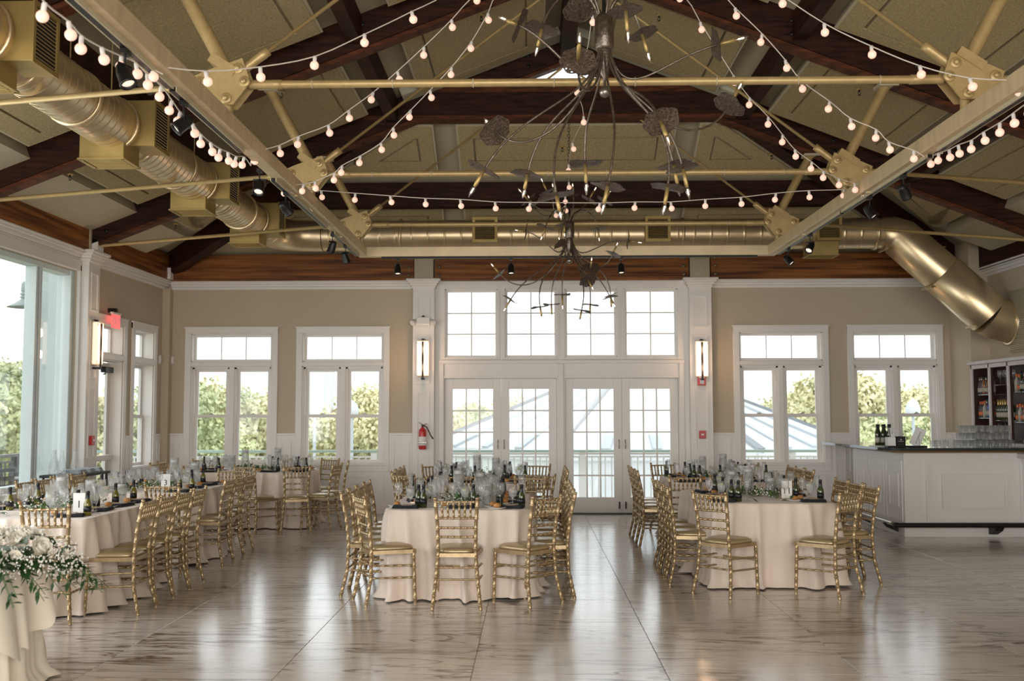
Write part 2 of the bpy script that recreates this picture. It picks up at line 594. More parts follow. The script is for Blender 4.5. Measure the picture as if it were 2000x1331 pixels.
# ------------------------------------------------------------------ room constants
XL, YB, XR1, XR2, YJ, CX = -5.85, 16.2, 6.58, 6.86, 15.43, 0.47
Y0 = -3.2
SL = 0.39                       # roof pitch
ZAP = 6.2                       # rafter underside at the ridge
TY = [-1.25, 1.65, 4.55, 7.45, 10.35, 13.2]


def und(d):
    return ZAP - SL * abs(d)


def deck(d):
    return ZAP + 0.36 - SL * abs(d)


DW = CX - XL                    # half span
HS = 0.52
ZW = deck(DW)                   # deck height at the wall
HW = HS * (YB - 13.2) / SL      # x distance of hip line at T3

# ------------------------------------------------------------------ floor
fb = MB().box(XL - 0.3, XR2 + 0.3, Y0 - 0.3, YB + 0.25, -0.06, -0.006).build('floor', M['dark_gap'])
tag(fb, kind='structure')
tm = None
x = 0.82 - 1.19 * 6
tm = MB().cbox(-0.5935, 0.5935, -0.4085, 0.4085, -0.006, 0.0, 0.0015).mesh('floor_panel', M['floor'])
nx = 12
for i in range(nx):
    xc = 0.82 - 1.19 * 6 + 1.19 * (i + 0.5)
    for k in range(24):
        yc = 6.4 + 0.82 * (k - 12 + 0.5)
        if yc > YB:
            continue
        x0, x1 = max(xc - 0.5935, XL), min(xc + 0.5935, XR2)
        y0, y1 = yc - 0.4085, min(yc + 0.4085, YB)
        if x1 - x0 < 0.05 or y1 - y0 < 0.05 or yc < Y0:
            continue
        if x1 - x0 < 1.18 or y1 - y0 < 0.81:
            MB().cbox(x0, x1, y0, y1, -0.006, 0.0, 0.0015).build('floor_panel', M['floor'], fb)
        else:
            link('floor_panel', tm, fb, (xc, yc, 0))


# ------------------------------------------------------------------ walls
def wall_holes(name, axis, c0, c1, a0, a1, z0, z1, holes, m):
    """wall slab between c0 and c1 on its thickness axis, spanning a0..a1, with rectangular holes (a0,a1,z0,z1)"""
    xs = sorted({a0, a1, *[h[0] for h in holes], *[h[1] for h in holes]})
    zs = sorted({z0, z1, *[h[2] for h in holes], *[h[3] for h in holes]})
    mb = MB()
    def inhole(a, z):
        return any(h[0] < a < h[1] and h[2] < z < h[3] for h in holes)
    for i in range(len(xs) - 1):
        run = None
        for k in range(len(zs)):
            solid = k < len(zs) - 1 and not inhole((xs[i] + xs[i + 1]) / 2, (zs[k] + zs[k + 1]) / 2)
            if solid and run is None:
                run = zs[k]
            if not solid and run is not None:
                if axis == 'y':
                    mb.box(xs[i], xs[i + 1], c0, c1, run, zs[k])
                else:
                    mb.box(c0, c1, xs[i], xs[i + 1], run, zs[k])
                run = None
    o = mb.build(name, m)
    tag(o, kind='structure')
    return o


WIN_X = [(-5.52, -4.03), (-3.74, -2.25), (3.18, 4.68), (4.97, 6.47)]
DOOR_X0, DOOR_X1 = -1.45, 2.40
TRZ = (2.40, 2.85)      # transom opening
SAZ = (0.79, 2.33)      # sash opening
CASE_TOP = 2.95
holes = []
for a, b in WIN_X:
    holes.append((a + 0.10, b - 0.10, TRZ[0], TRZ[1]))
    holes.append((a + 0.10, b - 0.10, SAZ[0], SAZ[1]))
TOPW = [(atY(p0, 633, YB).x, atY(p1, 633, YB).x) for p0, p1 in ((869, 972), (986, 1088), (1103, 1205), (1220, 1323))]
for a, b in TOPW:
    holes.append((a, b, 2.46, 3.55))
LEAF = [(atY(p0, 850, YB).x, atY(p1, 850, YB).x) for p0, p1 in ((868, 978), (979.5, 1088), (1104, 1214.5), (1216, 1326))]
_m1, _m2 = (LEAF[0][1] + LEAF[1][0]) / 2, (LEAF[2][1] + LEAF[3][0]) / 2
LEAF = [(LEAF[0][0], _m1), (_m1, LEAF[1][1]), (LEAF[2][0], _m2), (_m2, LEAF[3][1])]
holes.append((LEAF[0][0], LEAF[1][1], -0.01, 2.13))
holes.append((LEAF[2][0], LEAF[3][1], -0.01, 2.13))
T = 0.22
wb = wall_holes('wall_back', 'y', YB, YB + T, XL, XR1 + 0.3, 0, 4.25, holes, M['wall'])
# left wall: big glazed part (y up to 12.95) then solid wall with the door and a narrow window
lh = [(2.4, 12.98, 0.70, 3.42)]
DL = (13.68, 14.53)
WL = (14.92, 15.72)
lh += [(DL[0], DL[1], -0.01, 2.33), (DL[0], DL[1], 2.41, 2.83), (WL[0], WL[1], 0.79, 2.33), (WL[0], WL[1], 2.41, 2.83)]
wl = wall_holes('wall_left', 'x', XL - T, XL, Y0, YB + T, 0, 4.25, lh, M['wall'])
# right wall
tag(MB().box(XR1, XR1 + 0.6, YJ, YB + T, 0, 4.25).build('wall_right_return', M['wall']), kind='structure')
tag(MB().box(XR2, XR2 + 0.3, Y0, YJ, 0, 4.3).build('wall_right', M['wall']), kind='structure')
wall_holes('wall_rear', 'y', Y0 - 0.2, Y0, XL - T, XR2 + 0.3, 0, 6.7, [(-4.7, 5.7, 0.8, 4.0)], M['wall'])

# ------------------------------------------------------------------ ceiling deck
cz = MB()
e = 0.35
for s in (-1, 1):
    xe = CX + s * (DW + e)
    cz.prism([(CX, deck(0)), (xe, deck(DW + e)), (xe, deck(DW + e) + 0.12), (CX, deck(0) + 0.12)], 'y', Y0 - 0.2, 13.2)
    # corner piece of the side slope, from T3 back to the corner
    xi = CX + s * (DW - HW)
    xw = CX + s * (DW + e)
    yb = YB + SL * e / HS
    tri = [(xi, 13.2, deck(DW - HW)), (xw, yb, deck(DW + e)), (xw, 13.2, deck(DW + e))]
    up = [(p[0], p[1], p[2] + 0.12) for p in tri]
    cz.add(tri + up, [(0, 1, 2), (5, 4, 3), (0, 3, 4, 1), (1, 4, 5, 2), (2, 5, 3, 0)])
xa, xb = CX - (DW - HW), CX + (DW - HW)
ye = YB + SL * e / HS
ze = deck(DW + e)
q = [(xa, 13.2, deck(DW - HW)), (xb, 13.2, deck(DW - HW)), (CX + DW + e, ye, ze), (CX - DW - e, ye, ze)]
cz.add(q + [(p[0], p[1], p[2] + 0.12) for p in q], [(0, 1, 2, 3), (7, 6, 5, 4), (0, 4, 5, 1), (2, 6, 7, 3)])
ceil = cz.build('ceiling', M['deck'])
tag(ceil, kind='structure')


def hipz(y):
    return ZW + HS * (YB - y)


def slope_frame(s):
    """origin mapping for the side slopes: (d, y, drop) -> point"""
    nrm = Vector((s * SL, 0, 1)).normalized()
    def f(d, y, drop):
        return Vector((CX + s * d, y, deck(d))) - nrm * drop
    return f


def hip_frame():
    nrm = Vector((0, HS, 1)).normalized()
    def f(a, y, drop):
        return Vector((a, y, hipz(y))) - nrm * drop
    return f


def panel_mesh(f, quad, d0=0.03, d1=0.10, inset=0.0):
    """quad of (a,y) corners -> solid slab below the deck"""
    mb = MB()
    vs = [f(a, y, d0) for a, y in quad] + [f(a, y, d1) for a, y in quad]
    n = len(quad)
    mb.add(vs, [tuple(range(n)), tuple(range(n, 2 * n))[::-1]] + [(i, (i + 1) % n, (i + 1) % n + n, i + n) for i in range(n)])
    return mb


def shrink(quad, k):
    cx = sum(p[0] for p in quad) / len(quad)
    cyy = sum(p[1] for p in quad) / len(quad)
    out = []
    n = len(quad)
    for i in range(n):
        p = Vector((quad[i][0], quad[i][1]))
        a = Vector((quad[i - 1][0], quad[i - 1][1]))
        b = Vector((quad[(i + 1) % n][0], quad[(i + 1) % n][1]))
        u, v = (a - p).normalized(), (b - p).normalized()
        sn = abs(u.x * v.y - u.y * v.x)
        out.append(tuple(p + (u + v) * (k / max(sn, 0.3))))
    return out


def ceiling_panel(f, quad):
    rim = panel_mesh(f, quad, 0.04, 0.15).build('ceiling_panel', M['panelrim'], ceil)
    n = len(quad)
    mb = MB()
    # fibre face: an outer border, a recessed groove, and the centre field
    q0, q1, q2 = shrink(quad, 0.03), shrink(quad, 0.22), shrink(quad, 0.245)
    A = [f(a, y, 0.165) for a, y in q0]
    A2 = [f(a, y, 0.14) for a, y in q0]
    B = [f(a, y, 0.165) for a, y in q1]
    B2 = [f(a, y, 0.15) for a, y in q1]
    C = [f(a, y, 0.15) for a, y in q2]
    D = [f(a, y, 0.165) for a, y in q2]
    vs = A2 + A + B + B2 + C + D
    fs = []
    for r_ in range(5):
        for i in range(n):
            j = (i + 1) % n
            fs.append((r_ * n + i, r_ * n + j, (r_ + 1) * n + j, (r_ + 1) * n + i))
    fs.append(tuple(range(5 * n, 6 * n)))
    mb.add(vs, fs)
    mb.build('fibre_face', M['panel'], rim)
    return rim


for bi in range(len(TY) - 1):
    ya, yb_ = TY[bi] + 0.36, TY[bi + 1] - 0.36
    for s in (-1, 1):
        f = slope_frame(s)
        for d0, d1 in ((0.35, 1.95), (2.6, 4.1), (4.72, 5.55)):
            ceiling_panel(f, [(d0, ya), (d1, ya), (d1, yb_), (d0, yb_)])
for s in (-1, 1):   # corner bay, side slope: clipped by the hip line
    f = slope_frame(s)
    ceiling_panel(f, [(3.95, 13.5), (5.5, 13.5), (5.5, 14.9), (5.35, 14.9)])
f = hip_frame()
for (ya, yb_) in ((13.42, 14.28), (14.9, 15.55)):
    la = xa - (ya - 13.2) * HS / SL + 0.5
    lb = xa - (yb_ - 13.2) * HS / SL + 0.5
    ra, rb = 2 * CX - la, 2 * CX - lb
    ceiling_panel(f, [(la, ya), (-1.3, ya), (-1.3, yb_), (lb, yb_)])
    ceiling_panel(f, [(-1.0, ya), (1.94, ya), (1.94, yb_), (-1.0, yb_)])
    ceiling_panel(f, [(2.24, ya), (ra, ya), (rb, yb_), (2.24, yb_)])
# soffit strips above the side walls
for s in (-1, 1):
    f = slope_frame(s)
    for bi in range(len(TY)):
        ya = TY[bi] + 0.1
        yb_ = (TY[bi + 1] if bi < 5 else 15.1) - 0.1
        MB_ = panel_mesh(f, [(5.66, ya), (DW, ya), (DW, yb_), (5.66, yb_)], 0.0, 0.16)
        MB_.build('soffit_strip', M['panelrim'], ceil)

# ------------------------------------------------------------------ header beams, ridge, purlins
hb = MB()
hb.box(XL - 0.02, XL + 0.12, Y0, 13.08, 3.68, 4.10)
hb.box(XL - 0.02, XL + 0.12, 13.32, YB - 0.05, 3.68, 4.10)
tag(hb.build('trim_1', M['header']), kind='structure')
hb = MB()
for a, b in ((XL + 0.05, -1.86), (-1.52, 2.48), (2.83, XR1)):
    hb.box(a, b, YB - 0.14, YB, 3.68, 4.10)
bb = tag(hb.build('trim_2', M['header']), kind='structure')
hb = MB()
hb.box(XR2 - 0.12, XR2, Y0, YJ, 3.72, 4.12)
tag(hb.build('trim_3', M['rafter']), kind='structure')
for px in (-1.93, -1.45, 2.41, 2.90, XL + 0.14):   # bolt heads on the header
    for zz in ((3.76, 3.89, 4.02) if px > -5 else (3.78,)):
        MB().lathe([(0.0, 0.0), (0.026, 0.0), (0.026, 0.012), (0.014, 0.014), (0.012, 0.03), (0.0, 0.03)], 10, (px, YB - 0.14, zz), (0, -1, 0)).build('bolt', M['pewter'], bb)

# ------------------------------------------------------------------ trusses
PD = 2.72                          # gusset distance from the centre
ZT = 4.04


def polar_disc(mb, c, r, th):
    mb.lathe([(0, 0), (r, 0), (r, th), (r * 0.82, th + 0.004), (0, th + 0.004)], 14, c, (0, -1, 0))


def truss(Y, full=True, idx=0):
    t = tag(empty('roof_truss', (0, Y, 0)), kind='structure')
    for s in (-1, 1):
        xe = CX + s * (DW + 0.02)
        MB().prism([(CX, und(0)), (xe, und(DW)), (xe, deck(DW) - 0.002), (CX, deck(0) - 0.002)], 'y', -0.1, 0.1).build('rafter', M['rafter'], t)
        # lighter bottom lamination edge
        MB().prism([(CX, und(0) - 0.045), (xe, und(DW) - 0.045), (xe, und(DW)), (CX, und(0))], 'y', -0.075, 0.075).build('rafter_lamination', M['redwood'], t)
        if not full:
            continue
        X = CX + s * PD
        pts = [(-.27, .035), (-.16, .085), (.115, .18), (.18, .0), (.05, -.17), (-.19, -.165)]
        pl = MB()
        pp = [(X - s * p[0] * -1 if False else X + (-s) * -p[0] * -1, ZT + p[1]) for p in pts]
        pp = [(X - s * p[0], ZT + p[1]) for p in pts]
        pl.prism(pp, 'y', -0.07, -0.055)
        pl.prism(pp, 'y', 0.055, 0.07)
        pl.build('gusset_plate', M['gold'], t)
        bolts = [(-.2, 0.0), (.085, .10), (.135, .0), (0.0, -.125)]
        for bx, bz in bolts:
            b = MB()
            polar_disc(b, (X - s * bx, -0.07, ZT + bz), 0.042, 0.006)
            b.lathe([(0.0, .0), (0.02, .0), (0.02, .03), (0, .03)], 8, (X - s * bx, -0.074, ZT + bz), (0, -1, 0))
            b.build('bolt', M['gold'], t)
        # struts and rods
        top = Vector((CX + s * 3.17, 0, und(3.17) - 0.03))
        base = Vector((X + s * 0.03, 0, ZT + 0.13))
        MB().sweep([base, top], 0.052, 12).build('strut', M['gold'], t)
        MB().bar(base + Vector((-0.02, 0, -0.03)), base + Vector((0.02, 0, 0.03)), 0.17, 0.22).build('strut_cap', M['gold'], t)
        MB().box(top.x - 0.1, top.x + 0.1, -0.09, 0.09, top.z - 0.03, top.z + 0.0).build('strut_plate', M['panelrim'], t)

        def rod(p0, p1, r, fork=0.16):
            p0, p1 = Vector(p0), Vector(p1)
            d = (p1 - p0).normalized()
            m = MB()
            m.sweep([p0 + d * 0.02, p0 + d * fork, p0 + d * (fork + 0.04), p0 + d * (fork + 0.10), p0 + d * (fork + 0.101), p1], [0.034, 0.034, 0.036, 0.036, r, r], 10)
            return m
        rod((X + s * 0.2, -0.0, ZT), (CX + s * (DW - 0.14), 0, 3.78), 0.022).build('side_rod', M['gold'], t)
        rod((X - s * 0.085, 0, ZT + 0.10), (CX + s * 0.06, 0, und(0.1) - 0.05), 0.015).build('diagonal_rod', M['gold'], t)
        rod((X, 0, ZT - 0.125), (X, 0, 3.78), 0.011, 0.1).build('hanger_rod', M['gold'], t)
        fk = rod((X - s * 0.135, 0, ZT), (X - s * 0.5, 0, ZT), 0.03)
        fk.build('clevis', M['gold'], t)
        # wall bracket at the end of the side rod
        MB().cbox(CX + s * (DW - 0.14) - 0.07, CX + s * (DW - 0.14) + 0.07, -0.1, 0.1, 3.66, 3.86, 0.01).build('wall_bracket', M['white'], t)
    if full:
        MB().tube((CX - PD + 0.3, 0, ZT), (CX + PD - 0.3, 0, ZT), 0.030, 12).build('tie_rod', M['gold'], t)
        for k in range(8):
            xx = CX - 2.1 + k * 0.6
            MB().lathe([(0.033, 0), (0.036, .004), (0.033, .008)], 10, (xx, 0, ZT), (1, 0, 0)).build('cable_clip', M['panelrim'], t)
    for s in (-1, 1):
        for dd in (0.5, 2.2, 3.45, 4.3, 6.0):
            for dz in (0.1, 0.24):
                MB().lathe([(0, 0), (0.026, 0), (0.026, 0.012), (0, 0.014)], 8, (CX + s * dd, -0.1, und(dd) + dz), (0, -1, 0)).build('bolt_head', M['black'], t)
    return t


for i, Y in enumerate(TY):
    truss(Y, full=(i >= 3), idx=i)
# ridge and purlins
pu = struct('trim_4')
MB().box(CX - 0.09, CX + 0.09, Y0, 13.1, deck(0) - 0.42, deck(0) - 0.03).build('ridge_beam', M['rafter'], pu)
for bi in range(len(TY) - 1):
    for s in (-1, 1):
        for d in (2.27, 4.42):
            x0 = CX + s * d
            MB().prism([(x0 - .07, deck(d) - 0.30), (x0 + .07, deck(d) - 0.30), (x0 + .07, deck(d) - 0.02), (x0 - .07, deck(d) - 0.02)], 'y', TY[bi] + 0.1, TY[bi + 1] - 0.1).build('purlin', M['rafter'], pu)
# collar beam at T3 (top of the hip), hip purlin and hip rafters
MB().box(CX - 2.75, CX + 2.75, 13.10, 13.30, 5.46, 5.88).build('collar_beam', M['rafter'], pu)
MB().box(CX - 2.75, CX + 2.75, 13.09, 13.32, 5.41, 5.46).build('collar_lamination', M['redwood'], pu)
MB().box(CX - 2.0, CX + 2.0, 13.085, 13.10, 5.76, 5.88).build('collar_skylit_board', M['redwood'], pu)  # added board; its lighter colour imitates skylight on the collar's upper face
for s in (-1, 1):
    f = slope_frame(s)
    panel_mesh(f, [(0.12, 12.78), (2.15, 12.78), (2.15, 13.08), (0.12, 13.08)], 0.0, 0.10).build('skylight_glow_strip', M['skyglow'], ceil)  # added strip; its pale colour imitates skylight falling on the deck
yq = 14.62
xq = HW * (YB - yq) / 3.0
MB().box(XL + xq + 0.1, 2 * CX - XL - xq - 0.1, yq - 0.1, yq + 0.1, 4.55, 4.90).build('hip_purlin', M['rafter'], pu)
for s in (-1, 1):
    a = Vector((CX + s * (DW - 0.0), YB - 0.02, ZW - 0.19))
    b = Vector((CX + s * (DW - HW), 13.2, deck(DW - HW) - 0.19))
    MB().bar(a, b, 0.2, 0.34).build('hip_rafter', M['rafter'], pu)
# gable above the collar beam with a triangular window
gb = MB()
for s in (-1, 1):
    gb.prism([(CX + s * 3.0, 5.6), (CX + s * 3.0, deck(3.0)), (CX + s * 0.95, deck(0.95)), (CX + s * 0.95, 5.6)], 'y', 13.32, 13.42)
gb.box(CX - 0.95, CX + 0.95, 13.32, 13.42, 5.6, 5.90)
tag(gb.build('wall_gable', M['rafter']), kind='structure')
wg = struct('window_7')
MB().prism([(CX - 0.95, 5.90), (CX + 0.95, 5.90), (CX + .95, deck(.95)), (CX, deck(0)), (CX - .95, deck(.95))], 'y', 13.36, 13.37).build('pane', M['pane'], wg)
MB().box(CX - 0.95, CX + 0.95, 13.31, 13.40, 5.88, 5.92).build('sash', M['white'], wg)

# ------------------------------------------------------------------ windows and trim, back wall
class Frame:
    """maps (a, t, z): a along the wall, t towards the room (0 = wall face), to world boxes"""
    def __init__(self, axis, c, sgn):
        self.axis, self.c, self.s = axis, c, sgn

    def box(self, mb, a0, a1, t0, t1, z0, z1, ch=None):
        u0, u1 = sorted((self.c + self.s * t0, self.c + self.s * t1))
        f_ = mb.cbox if ch else mb.box
        ex = (ch,) if ch else ()
        if self.axis == 'y':
            f_(a0, a1, u0, u1, z0, z1, *ex)
        else:
            f_(u0, u1, a0, a1, z0, z1, *ex)
        return mb


FB = Frame('y', YB, -1)      # back wall, room side towards -y
FL = Frame('x', XL, +1)      # left wall, room side towards +x


def casing(F, a0, a1, z0, z1, root, w_=0.10, mid=None, name='casing'):
    mb = MB()
    F.box(mb, a0, a0 + w_, 0.0, 0.028, z0, z1, 0.006)
    F.box(mb, a1 - w_, a1, 0.0, 0.028, z0, z1, 0.006)
    F.box(mb, a0, a1, 0.0, 0.032, z1 - w_, z1, 0.006)
    F.box(mb, a0 - 0.012, a1 + 0.012, 0.0, 0.042, z1 - 0.012, z1 + 0.012, 0.004)
    if mid:
        F.box(mb, a0 + w_, a1 - w_, 0.0, 0.028, mid[0], mid[1], 0.006)
    mb.build(name, M['white'], root)


def picture_frame(mb, F, a0, a1, z0, z1, t, w_=0.02, d=0.015):
    F.box(mb, a0, a1, t, t + d, z0, z0 + w_)
    F.box(mb, a0, a1, t, t + d, z1 - w_, z1)
    F.box(mb, a0, a0 + w_, t, t + d, z0 + w_, z1 - w_)
    F.box(mb, a1 - w_, a1, t, t + d, z0 + w_, z1 - w_)


def reveal(F, root, a0, a1, z0, z1, depth=T):
    mb = MB()
    F.box(mb, a0 - 0.001, a0 + 0.014, -depth, 0.0, z0, z1)
    F.box(mb, a1 - 0.014, a1 + 0.001, -depth, 0.0, z0, z1)
    F.box(mb, a0, a1, -depth, 0.0, z1 - 0.014, z1 + 0.001)
    F.box(mb, a0, a1, -depth, 0.0, z0 - 0.001, z0 + 0.014)
    mb.build('jamb', M['white'], root)


def sash(F, root, a0, a1, z0, z1, t0, cols, rows, fw=0.045, mw=0.016, th=0.035, name='sash'):
    mb = MB()
    F.box(mb, a0, a0 + fw, t0, t0 + th, z0, z1)
    F.box(mb, a1 - fw, a1, t0, t0 + th, z0, z1)
    F.box(mb, a0 + fw, a1 - fw, t0, t0 + th, z0, z0 + fw)
    F.box(mb, a0 + fw, a1 - fw, t0, t0 + th, z1 - fw, z1)
    s = mb.build(name, M['white'], root)
    mm = MB()
    for i in range(1, cols):
        x_ = a0 + fw + (a1 - a0 - 2 * fw) * i / cols
        F.box(mm, x_ - mw / 2, x_ + mw / 2, t0 + 0.006, t0 + th - 0.006, z0 + fw, z1 - fw)
    for k in range(1, rows):
        zz = z0 + fw + (z1 - z0 - 2 * fw) * k / rows
        F.box(mm, a0 + fw, a1 - fw, t0 + 0.007, t0 + th - 0.007, zz - mw / 2, zz + mw / 2)
    if mm.v:
        mm.build('muntin', M['white'], s)
    for i in range(cols):
        for k in range(rows):
            g = MB()
            wa = (a1 - a0 - 2 * fw) / cols
            ha = (z1 - z0 - 2 * fw) / rows
            g0 = (a0 + fw + i * wa, z0 + fw + k * ha)
            F.box(g, g0[0], g0[0] + wa, t0 + th / 2 - 0.002, t0 + th / 2 + 0.002, g0[1], g0[1] + ha)
            g.build('pane', M['pane'], s)
    return s


wn = 0
for a, b in WIN_X:
    wn += 1
    root = struct('window_%d' % wn)
    casing(FB, a, b, 0.66, CASE_TOP, root, 0.10, (SAZ[1], TRZ[0]))
    mb = MB()
    FB.box(mb, a + 0.1, b - 0.1, 0, 0.026, 0.66, SAZ[0], 0.006)
    FB.box(mb, a - 0.01, b + 0.01, 0, 0.05, SAZ[0] - 0.035, SAZ[0], 0.006)
    mb.build('sill', M['white'], root)
    reveal(FB, root, a + .1, b - .1, *TRZ)
    reveal(FB, root, a + .1, b - .1, *SAZ)
    sash(FB, root, a + .114, b - .114, TRZ[0] + .014, TRZ[1] - .014, -0.14, 3, 1, 0.035)
    mid = (a + b) / 2
    mb = MB()
    FB.box(mb, mid - 0.04, mid + 0.04, -0.17, -0.02, SAZ[0], SAZ[1], 0.006)
    mb.build('mullion', M['white'], root)
    for (u, v) in ((a + .114, mid - 0.04), (mid + 0.04, b - .114)):
        mb = MB()
        FB.box(mb, u, u + 0.03, -0.16, -0.05, SAZ[0], SAZ[1])
        FB.box(mb, v - 0.03, v, -0.16, -0.05, SAZ[0], SAZ[1])
        FB.box(mb, u, v, -0.16, -0.05, SAZ[1] - 0.04, SAZ[1])
        mb.build('stop', M['white'], root)
        zm = 1.545
        sash(FB, root, u + 0.03, v - 0.03, zm - 0.03, SAZ[1] - 0.04, -0.15, 1, 1, 0.045)
        lo = sash(FB, root, u + 0.03, v - 0.03, SAZ[0] + 0.014, zm + 0.02, -0.11, 1, 1, 0.045)
        lk = MB()
        c_ = (u + v) / 2
        FB.box(lk, c_ - 0.035, c_ + 0.035, -0.10, -0.07, zm + 0.02, zm + 0.032, 0.004)
        FB.box(lk, c_ - 0.01, c_ + 0.015, -0.095, -0.08, zm + 0.03, zm + 0.045, 0.004)
        lk.build('sash_lock', M['pewter'], lo)

# the entrance: four upper windows
for a, b in TOPW:
    wn += 1
    root = struct('window_%d' % (wn if wn < 7 else wn + 1))
    reveal(FB, root, a, b, 2.46, 3.55)
    sash(FB, root, a + .014, b - .014, 2.474, 3.536, -0.10, 2, 3, 0.028, 0.022)
    mb = MB()
    picture_frame(mb, FB, a - 0.035, b + 0.035, 2.425, 3.585, 0.0, 0.035, 0.03)
    mb.build('window_frame', M['white'], root)
# flat white boards round the entrance
ent = struct('trim_5')
mb = MB()
ex0, ex1 = -1.53, 2.48
FB.box(mb, ex0, TOPW[0][0] - 0.035, 0, 0.02, 2.42, 3.585)
FB.box(mb, TOPW[3][1] + 0.035, ex1, 0, 0.02, 2.42, 3.585)
FB.box(mb, ex0, ex1, 0, 0.02, 3.585, 3.68)
for i in range(3):
    FB.box(mb, TOPW[i][1] + 0.035, TOPW[i + 1][0] - 0.035, 0, 0.02, 2.42, 3.585)
FB.box(mb, ex0, ex1, 0, 0.02, 2.13, 2.42)
FB.box(mb, ex0, LEAF[0][0], 0, 0.02, 0, 2.13)
FB.box(mb, LEAF[3][1], ex1, 0, 0.02, 0, 2.13)
FB.box(mb, LEAF[1][1], LEAF[2][0], 0, 0.02, 0, 2.13)
mb.build('entrance_board', M['white'], ent)
mb = MB()
FB.box(mb, ex0 + 0.06, ex1 - 0.06, 0.02, 0.045, 2.36, 2.42, 0.008)
FB.box(mb, ex0, ex1, 0.02, 0.05, 3.62, 3.68, 0.01)
FB.box(mb, LEAF[0][0] - 0.09, LEAF[0][0] - 0.01, 0.02, 0.045, 0, 2.36, 0.008)
FB.box(mb, LEAF[3][1] + 0.01, LEAF[3][1] + 0.09, 0.02, 0.045, 0, 2.36, 0.008)
cmid = (LEAF[1][1] + LEAF[2][0]) / 2
FB.box(mb, cmid - 0.045, cmid + 0.045, 0.02, 0.05, 0, 2.36, 0.008)
FB.box(mb, LEAF[0][0] - 0.01, cmid - 0.05, 0.02, 0.035, 2.13, 2.17, 0.006)
FB.box(mb, cmid + 0.05, LEAF[3][1] + 0.01, 0.02, 0.035, 2.13, 2.17, 0.006)
mb.build('entrance_moulding', M['white'], ent)

for i, (a, b) in enumerate(LEAF):
    root = struct('door_%d' % (i + 1))
    sw, t0, th = 0.13, -0.07, 0.045
    z0, z1 = 0.015, 2.125
    gz0, gz1 = 0.26, 1.96
    mb = MB()
    FB.box(mb, a + .001, a + sw, t0, t0 + th, z0, z1, 0.004)
    FB.box(mb, b - sw, b - .001, t0, t0 + th, z0, z1, 0.004)
    FB.box(mb, a + sw, b - sw, t0, t0 + th, z0, gz0, 0.004)
    FB.box(mb, a + sw, b - sw, t0, t0 + th, gz1, z1, 0.004)
    dl = mb.build('door_frame', M['white'], root)
    mm = MB()
    for k in range(1, 3):
        x_ = a + sw + (b - a - 2 * sw) * k / 3
        FB.box(mm, x_ - .012, x_ + .012, t0 + .008, t0 + th - .008, gz0, gz1)
    for k in range(1, 5):
        zz = gz0 + (gz1 - gz0) * k / 5
        FB.box(mm, a + sw, b - sw, t0 + .009, t0 + th - .009, zz - .012, zz + .012)
    mm.build('muntin', M['white'], root)
    for u in range(3):
        for k in range(5):
            g = MB()
            wa, ha = (b - a - 2 * sw) / 3, (gz1 - gz0) / 5
            FB.box(g, a + sw + u * wa, a + sw + (u + 1) * wa, t0 + .02, t0 + .024, gz0 + k * ha, gz0 + (k + 1) * ha)
            g.build('pane', M['pane'], root)
    hx = (b - 0.05) if i % 2 == 0 else (a + 0.05)
    MB().sweep([(hx, YB + .02, 1.02), (hx, YB - .02, 1.04), (hx, YB - .04, 1.09), (hx, YB - .02, 1.14), (hx, YB + .02, 1.16)], 0.008, 8).build('door_handle', M['pewter'], root)
    MB().cbox(hx - 0.012, hx + 0.012, YB - .0, YB + 0.03, 0.08, 0.19, 0.004).build('foot_bolt', M['black'], root)
MB().box(LEAF[0][0], LEAF[3][1], YB - 0.06, YB + 0.2, 0.0, 0.018).build('threshold', M['black'], ent)

# crown moulding, wainscot, baseboards on the back wall
tr = struct('trim_6')


def crown(F, a0, a1, root, z=3.68):
    for (t, za, zb) in ((0.13, -0.015, 0.012), (0.10, -0.045, -0.015), (0.065, -0.085, -0.045), (0.03, -0.125, -0.085)):
        mb = MB()
        F.box(mb, a0, a1, 0.0, t, z + za, z + zb, 0.006)
        mb.build('crown_moulding', M['white'], root)


crown(FB, XL + 0.1, -1.90, tr)
crown(FB, 2.87, XR1, tr)
WZ = 1.27
wc = struct('trim_7')


def wains(F, a0, a1, root, panels=None, z0=0.0):
    if a1 - a0 < 0.02:
        return
    mb = MB()
    F.box(mb, a0, a1, 0, 0.016, z0, WZ - 0.03)
    F.box(mb, a0, a1, 0, 0.035, WZ - 0.035, WZ, 0.006)
    F.box(mb, a0, a1, 0.0, 0.03, 0.0, 0.14, 0.006)
    mb.build('wainscot', M['white'], root)
    if a1 - a0 > 0.16:
        m2 = MB()
        picture_frame(m2, F, a0 + 0.06, a1 - 0.06, 0.24, WZ - 0.13, 0.016)
        m2.build('panel_moulding', M['white'], root)


gaps = [(XL + 0.1, WIN_X[0][0]), (WIN_X[0][1], WIN_X[1][0]), (WIN_X[1][1], -1.87), (2.84, WIN_X[2][0]), (WIN_X[2][1], WIN_X[3][0]), (WIN_X[3][1], XR1)]
for g in gaps:
    wains(FB, g[0], g[1], wc)
for a, b in WIN_X:   # raised panels below each window
    mb = MB()
    FB.box(mb, a, b, 0, 0.016, 0, 0.66)
    FB.box(mb, a, b, 0, 0.03, 0, 0.14, 0.006)
    mb.build('wainscot', M['white'], wc)
    m2 = MB()
    picture_frame(m2, FB, a + 0.08, b - 0.08, 0.2, 0.60, 0.016)
    picture_frame(m2, FB, a + 0.30, b - 0.30, 0.30, 0.50, 0.016, 0.025, 0.02)
    FB.box(m2, a + 0.33, b - 0.33, 0.016, 0.024, 0.33, 0.47)
    m2.build('panel_moulding', M['white'], wc)
# beige round column in the corner
cc = MB()
cc.box(XL, XL + 0.12, YB - 0.14, YB, 0, 3.56)
tag(cc.build('column_corner', M['wall']), kind='structure')


